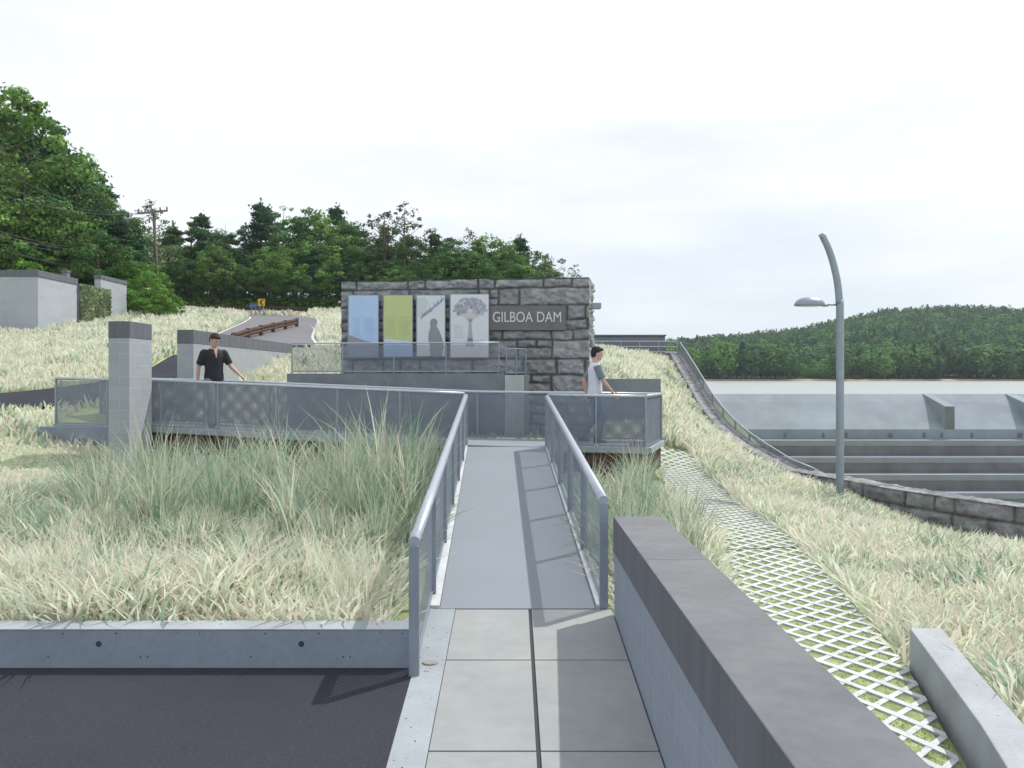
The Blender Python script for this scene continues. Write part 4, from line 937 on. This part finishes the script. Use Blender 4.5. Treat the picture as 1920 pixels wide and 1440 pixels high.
field('meadow_grass', 'dry blond and green meadow grass filling the bed left of the ramp', (-13, 1.1), (6.16, 17.5), 135000, lambda x, y: .44+.18*ss(7.6, 10, y)-.34*ss(11.5, 15, y)-.22*ss(-6.0, -7.0, x)*ss(10.5, 12.5, y)*1.0, 31,
      lambda x, y: .95*ss(7.4, 9.2, y)*ss(-6.6, -5.0, x+.30*(y-9))*(1-.5*ss(14.5,16,y)), wd=.021, lean=.75, power=.9)
field('bank_grass', 'dry blond grass covering the bank right of the lattice paving', (1.2, 14), (2.5, 21.5), 125000, lambda x, y: .36-.14*ss(5.2, 7, x)*ss(11.5, 13, y), 32, lambda x, y: .12+.1*ss(14, 18, y), wd=.02, lean=.7, power=.9)
field('hillside_grass', 'dry blond grass on the slope between the stone walls', (1.5, 7), (19.5, 36), 34000, lambda x, y: .36+0*x, 33, lambda x, y: .08+0*x, wd=.028)
field('slope_grass', 'dry blond grass on the left slope below the pale buildings', (-30, 1.5), (16, 38), 90000, lambda x, y: .28+.006*(y-20), 34, lambda x, y: .05+0*x, wd=.028, power=.8)
field('roadside_grass', 'dry blond grass beside the distant bending road', (-34, 0), (36, 68), 60000, lambda x, y: .5+0*x, 35, lambda x, y: .02+0*x, wd=.045, power=.9)
g = np.random.default_rng(77); n = 30000; y = 3.5+16.5*g.random(n)**1.3; l = np.interp(y, LE[:,0], LE[:,1]); q = np.interp(y, RE[:,0], RE[:,1]); x = l+(q-l)*g.random(n); m = fbm(x*2.2, y*2.2, 8) > .40; x = x[m]; y = y[m]; n = len(x)
V, C = blades(x, y, terr(x, y)+.06, g.uniform(.012, .038, n), g.uniform(.006, .014, n)*(1+y/14), g.uniform(.1, .9, n), np.array([(.34,.46,.13),(.44,.52,.2),(.27,.38,.12),(.5,.5,.28)])[g.integers(0, 4, n)], 78)
o = bpy.data.objects.new('turf_grass', grassmesh('turf_grass', V, C)); COL.objects.link(o); tag(o, 'short green turf growing through the white lattice paving', 'grass', kind='stuff')
# tall grass clumps
def clump(seed, n, L0, pal, wd=.026):
    g = np.random.default_rng(seed); x = g.normal(size=n)*.09; y = g.normal(size=n)*.09; nseg = 6
    a = g.uniform(0, 2*np.pi, n); out = g.uniform(.1, .85, n); ln = L0*g.uniform(.55, 1.1, n); V = []; Fc = []; C = []; b = 0
    c = pal[g.integers(0, len(pal), n)]*g.uniform(.85, 1.1, (n, 1))
    for i in range(n):
        wx = -math.sin(a[i])*.5+g.uniform(-.5,.5)+.6; wy = math.cos(a[i])*.5; l_ = math.hypot(wx, wy); wx /= l_; wy /= l_; w_ = wd*g.uniform(.6, 1.3)
        px_, pz, py_ = x[i], -.05, y[i]; ang = math.pi/2-out[i]*.25
        for k in range(nseg+1):
            t = k/nseg; ww = w_*(1-t**1.6)*.5+.0006
            V += [(px_-wx*ww, py_-wy*ww, pz), (px_+wx*ww, py_+wy*ww, pz)]
            st = ln[i]/nseg; px_ += math.cos(a[i])*math.cos(ang)*st; py_ += math.sin(a[i])*math.cos(ang)*st; pz += math.sin(ang)*st; ang -= out[i]*(.12+.34*t)
        for k in range(nseg): Fc.append((b+2*k, b+2*k+1, b+2*k+3, b+2*k+2))
        b += 2*(nseg+1); C.append(np.repeat(c[i][None], 2*(nseg+1), 0))
    return colmesh('tall_grass', [(V, Fc, np.vstack(C))], M_grass, False)
CG = [clump(40+i, 100, 1.2, PAL_G if i % 2 else np.vstack([PAL_G, PAL_B[:4]*.85])) for i in range(4)]; CB = [clump(50+i, 70, .8, PAL_B, .015) for i in range(3)]; CS = [clump(60, 45, .95, PAL_G*.75, .014)]
def setclump(me_, x, y, s, lab, grp):
    o = bpy.data.objects.new('tall_grass', me_); COL.objects.link(o); o.location = (x, y, tz(x, y)); o.rotation_euler = (0, 0, rt.random()*6.28); o.scale = (s,)*3; tag(o, lab, 'tall grass', grp)
rt = random.Random(21); taken = []
while len(taken) < 78:
    Y = rt.uniform(8.2, 14.8); X = rt.uniform(-.56*Y, -1.15)
    if any((X-a)**2+(Y-b)**2 < .11 for a, b in taken): continue
    if -8.2 < X < -5.6 and Y > 11.6: continue
    if X < -.5*Y and rt.random() < .7: continue
    if X < -5.2 and rt.random() < .4: continue
    if Y > 12.2 and X < -2.5 and rt.random() < .7: continue
    taken.append((X, Y)); setclump(rt.choice(CG), X, Y, rt.uniform(.65, 1.12), 'tall green arching grass clump in the bed before the cross bridge', 'tall green clumps left of the ramp')
for (X, Y, s) in ((-1.25,10.5,1.15),(-1.7,12,1.1),(-1.5,9.4,1.0),(-4.9,12.2,1.1),(-5.4,11,1.0),(-1.2,13.2,1.1),(-2.3,11.2,1.15),(-1.75,10.9,1.55),(-1.4,11.6,1.45),(-2.2,10.2,1.3),(-4.9,11.6,1.35),(-3.3,12.0,1.35)): setclump(rt.choice(CG), X, Y, s, 'tall green arching grass clump in the bed before the cross bridge', 'tall green clumps left of the ramp')
for k in range(60):
    Y = rt.uniform(6.5, 9.6); X = rt.uniform(-.6*Y, -1.15); setclump(rt.choice(CB), X, Y, rt.uniform(.6, .95), 'blond arching grass tuft just behind the kerb wall', 'blond tufts behind the kerb')
for (X, Y) in ((1.25,9.0),(1.5,9.8),(1.3,10.8),(1.85,10.3),(1.85,11.6),(1.6,12),(1.2,12.8),(1.95,13),(1.9,9.2),(1.8,13.6),(2.1,14.2),(1.15,8.2),(1.75,8.5),(1.8,12.4)):
    setclump(rt.choice(CG), X, Y, rt.uniform(.7, 1.0), 'tall green grass clump between the ramp and the lattice paving', 'tall green clumps right of the ramp')
setclump(CS[0], 2.42, 11.2, .9, 'single dark arching grass clump at the edge of the lattice paving', None)

# ------------------------------------------------------------------ people
def rem(o, vox, it=4):
    m = o.modifiers.new('remesh', 'REMESH'); m.mode = 'VOXEL'; m.voxel_size = vox; m.use_smooth_shade = True
    s = o.modifiers.new('smooth', 'SMOOTH'); s.iterations = it; s.factor = .5
SKIN = mat('skin', (.50, .33, .26), var=.06, vscale=12, bump=0, rough=.55, spec=.3)
def person(loc, yaw, scale, label, hair, shirt, sleeve, pants, arms, legs, headturn=0., nod=0., collar=False, band=None):
    """local: +x person's left, +y forward, z up; 1.80 m tall before scaling"""
    th = thing('person', loc, label, 'person'); th.rotation_euler = (0, 0, yaw); th.scale = (scale,)*3
    V3 = Vector
    b = MB()
    b.loft([(0,0,.88,.15,.10),(0,0,.96,.165,.115),(0,0,1.08,.14,.10),(0,.0,1.22,.155,.11),(0,0,1.35,.175,.115),(0,0,1.43,.16,.09),(0,-.005,1.475,.08,.06)], 24)
    hd = V3((0, .035, 1.635)); Rm = Matrix.Rotation(headturn, 3, 'Z') @ Matrix.Rotation(-nod, 3, 'X')
    def H(x, y, z): return hd + Rm @ V3((x, y, z))
    b.tube([(0,-.01,1.42), (0,.0,1.50), H(0,-.01,-.06)], [.062, .056, .056], 14)
    # head: swept rings along its own axis
    def headrings(mb, rings, n=20):
        base = len(mb.v)
        for (y, z, rx, ry) in rings:
            for k in range(n): t = 2*math.pi*k/n; mb.v.append(tuple(H(rx*math.cos(t), y+ry*math.sin(t), z)))
        for i in range(len(rings)-1):
            for k in range(n): k2 = (k+1) % n; mb.face([base+i*n+k, base+i*n+k2, base+(i+1)*n+k2, base+(i+1)*n+k], 0, True)
        mb.face([base+k for k in range(n)][::-1]); mb.face([base+(len(rings)-1)*n+k for k in range(n)])
    headrings(b, [(.045,-.118,.022,.022),(.035,-.105,.045,.05),(.018,-.08,.058,.073),(.008,-.04,.066,.086),(0,.0,.072,.094),(-.004,.04,.075,.098),(-.006,.08,.07,.09),(-.008,.11,.05,.065),(-.008,.128,.02,.03)])
    b.tube([H(0,.092,.015), H(0,.112,-.022), H(0,.098,-.034)], [.009,.015,.012], 8)
    b.tube([H(-.035,.088,.025), H(0,.099,.028), H(.035,.088,.025)], [.009,.010,.009], 8)
    b.tube([H(-.02,.088,-.066), H(0,.096,-.066), H(.02,.088,-.066)], [.006,.008,.006], 8)
    for s in (-1, 1): b.ball(H(s*.076, -.005, -.005), (.012,.022,.032), 10, 6)
    sh = {}
    for s, (el_, wr_) in arms.items():
        S = V3((s*.185, 0, 1.405)); E = V3(el_); W = V3(wr_); sh[s] = (S, E, W)
        b.tube([V3((s*.1,0,1.40)), S, S.lerp(E,.5), E, E.lerp(W,.35), W], [.055,.056,.046,.038,.037,.025], 14)
        d = (W-E).normalized(); side = d.cross(V3((0,1,0))); side = (side if side.length > .2 else V3((1,0,0))).normalized(); nn = V3((0,1,0)) if abs(d.y) < .8 else V3((0,0,1)); nn = (nn-d*nn.dot(d)).normalized(); side = d.cross(nn)
        pc = W+d*.045; b.tube([W-d*.01, W+d*.03, W+d*.085], [.026,.036,.034], 12, sq=.6)
        for k, (o_, ln) in enumerate(((-.028,.062),(-.01,.075),(.009,.07),(.027,.055))):
            r0 = W+d*.08+nn*o_; r1 = r0+d*ln*.5+side*.006; r2 = r1+d*ln*.42+side*.022; r3 = r2+d*ln*.18+side*.022; b.tube([r0, r1, r2, r3], [.0105,.010,.009,.007], 8)
        t0 = W+d*.03+nn*.03; b.tube([t0, t0+d*.03+nn*.022+side*.01, t0+d*.06+nn*.026+side*.02], [.013,.011,.008], 8)
    for s, (kn, an) in legs.items():
        Hh_ = V3((s*.09, 0, .92)); K = V3(kn); An = V3(an); b.tube([Hh_, Hh_.lerp(K,.5), K, K.lerp(An,.35), An], [.09,.075,.055,.052,.035], 14)
    o = b.build('body', SKIN, th); rem(o, .0075, 3)
    # shirt
    c = MB(); c.loft([(0,0,.86,.178,.128),(0,0,.95,.182,.13),(0,0,1.08,.168,.122),(0,0,1.22,.176,.126),(0,0,1.35,.192,.128),(0,-.005,1.43,.165,.10),(0,-.012,1.475,.085,.072)], 28)
    for s, (S, E, W) in sh.items():
        cs = MB(); q = S.lerp(E, .82); tgt = cs if sleeve else c
        c.tube([V3((s*.08,0,1.39)), S+V3((0,0,.0)), S.lerp(E,.25)], [.07,.072,.068], 14)
        tgt.tube([S.lerp(E,-.05), S.lerp(E,.4), q], [.074,.071,.069], 16)
        if sleeve: rem(cs.build('sleeve', sleeve, th), .012, 2)
    o = c.build('shirt', shirt, th); rem(o, .012, 5)
    if collar:      # open collar with a skin V
        k = MB()
        for s in (-1, 1):
            k.hexa([(s*.075,-.02,1.475),(s*.012,.125,1.36),(s*.05,.122,1.375),(s*.105,.02,1.45),(s*.07,-.02,1.50),(s*.018,.135,1.375),(s*.056,.132,1.385),(s*.1,.025,1.47)])
        o = k.build('collar', shirt, th, .004)
        k = MB(); b0 = len(k.v); k.hexa([(-.03,.075,1.46),(.03,.075,1.46),(.006,.128,1.31),(-.006,.128,1.31),(-.035,.09,1.475),(.035,.09,1.475),(.006,.137,1.31),(-.006,.137,1.31)]); k.build('neck_opening', SKIN, th)
        for z in (1.27,1.18,1.09,1.0): k = MB(); k.ball((.003,.128,z), (.006,.004,.006), 8, 5); k.build('button', M_dark, th)
    # trousers
    t = MB(); t.loft([(0,0,.84,.168,.118),(0,0,.9,.170,.12),(0,0,.98,.160,.115)], 24)
    f = MB()
    for s, (kn, an) in legs.items():
        Hh_ = V3((s*.088, 0, .90)); K = V3(kn); An = V3(an); t.tube([Hh_, Hh_.lerp(K,.5), K, K.lerp(An,.5), An-V3((0,0,.02))], [.105,.092,.074,.07,.066], 16)
        fz = An.z-.085; y_ = An.y; f.loft([(An.x,y_+.05,fz,.045,.125),(An.x,y_+.05,fz+.03,.045,.125),(An.x,y_+.02,fz+.06,.04,.09),(An.x,y_-.01,fz+.11,.04,.05)], 16)
    o = t.build('trousers', pants, th); rem(o, .014, 4); o = f.build('shoes', mat('shoe', (.06,.055,.05), bump=0), th); rem(o, .01, 2)
    # hair
    h = MB(); headrings(h, [(-.066,-.065,.045,.03),(-.055,-.03,.066,.06),(-.042,.015,.08,.08),(-.014,.05,.083,.103),(-.008,.085,.079,.104),(-.01,.12,.058,.078),(-.01,.142,.022,.032)])
    h.tube([H(-.04,.075,.085), H(0,.092,.09), H(.04,.075,.085)], [.022,.026,.022], 10)
    for s in (-1, 1): h.tube([H(s*.072,.01,.05), H(s*.074,.012,.0)], [.014,.007], 8)
    o = h.build('hair', hair, th); rem(o, .009, 2)
    e = MB()
    for s in (-1, 1):
        e.ball(H(s*.031,.085,.005), (.011,.007,.005), 8, 6); e.tube([H(s*.018,.098,.026), H(s*.045,.088,.028)], [.004,.003], 6)
    e.build('eyes', mat('eye_dark', (.03,.022,.02), bump=0), th)
    return th
Yl = 17.75; Xl = (409-960)/F*Yl; zl = -1.06
person((Xl, Yl-.25, zl), R(180)+R(38), 1.97/1.80, 'man in a black short sleeved shirt striding right on the cross bridge', mat('brown_hair', (.045,.03,.025), bump=.3, bscale=60), mat('black_shirt', (.022,.024,.03), var=.2, vscale=8, bump=.3, bscale=14), None,
       mat('grey_trousers', (.22,.22,.22), bump=.1), {-1: ((-.30,.05,1.15), (-.43,.22,.97)), 1: ((.26,-.08,1.13), (.27,-.10,.88))},
       {1: ((.10,.16,.50), (.10,.12,.10)), -1: ((-.10,-.04,.50), (-.10,-.26,.12))}, headturn=R(20), nod=R(24), collar=True)
Yr = 16.2; Xr = (1116-960)/F*Yr
person((Xr, Yr, -1.28), R(-90)+R(6), 1.87/1.80, 'man in a white shirt with grey sleeves and jeans walking right past the stone wall', mat('black_hair', (.02,.02,.02), bump=.3, bscale=60), mat('white_shirt', (.62,.64,.72), bump=.25, bscale=12), mat('grey_sleeve', (.16,.20,.24), bump=.1),
       mat('blue_jeans', (.10,.16,.26), bump=.15), {-1: ((-.22,-.16,1.14), (-.22,-.12,.90)), 1: ((.23,.10,1.14), (.24,.27,.94))},
       {1: ((.09,.12,.50), (.09,.02,.10)), -1: ((-.09,.02,.50), (-.09,-.24,.12))}, headturn=0, nod=R(4))

# ------------------------------------------------------------------ air
mb = MB(); mb.box(-460, 960, -90, 800, -13, 75)
hz = bpy.data.materials.new('haze'); hz.use_nodes = True; nt = hz.node_tree; nt.nodes.clear()
vo = nt.nodes.new('ShaderNodeVolumePrincipled'); vo.inputs['Color'].default_value = (.80, .90, 1, 1); vo.inputs['Density'].default_value = .0003
ou = nt.nodes.new('ShaderNodeOutputMaterial'); nt.links.new(vo.outputs[0], ou.inputs['Volume'])
tag(mb.build('haze', hz), kind='stuff')
# ------------------------------------------------------------------ labels that count where looks do not tell apart
ORD = 'first second third fourth fifth sixth seventh eighth ninth tenth eleventh twelfth thirteenth fourteenth fifteenth sixteenth seventeenth eighteenth nineteenth twentieth'.split()+['further']*40
seen = {}
for o in bpy.data.objects:
    if o.parent is None and 'label' in o and (o.get('group') in (GL, GM, 'bright bushes below the left wood', 'front row of the wood behind the road')): seen.setdefault(o['label'], []).append(o)
for lab, obs in seen.items():
    if len(obs) > 1:
        obs.sort(key=lambda o: o.location.x/o.location.y)
        for i, o in enumerate(obs): o['label'] = lab+', '+ORD[i]+' from the left'
wl = [o for o in bpy.data.objects if o.name.startswith('power_line')]
wl.sort(key=lambda o: o.name)
for i, o in enumerate(wl): o['label'] = 'thin overhead wire to the utility pole, ' + ORD[i] + ' from the top at the left edge'

for o in bpy.data.objects:
    if o.get('group') == 'trees along the far shore' and o.parent is None:
        o['label'] = o['label']+(', left of the lamp post' if o.location.x/o.location.y < .384 else ', right of the lamp post')
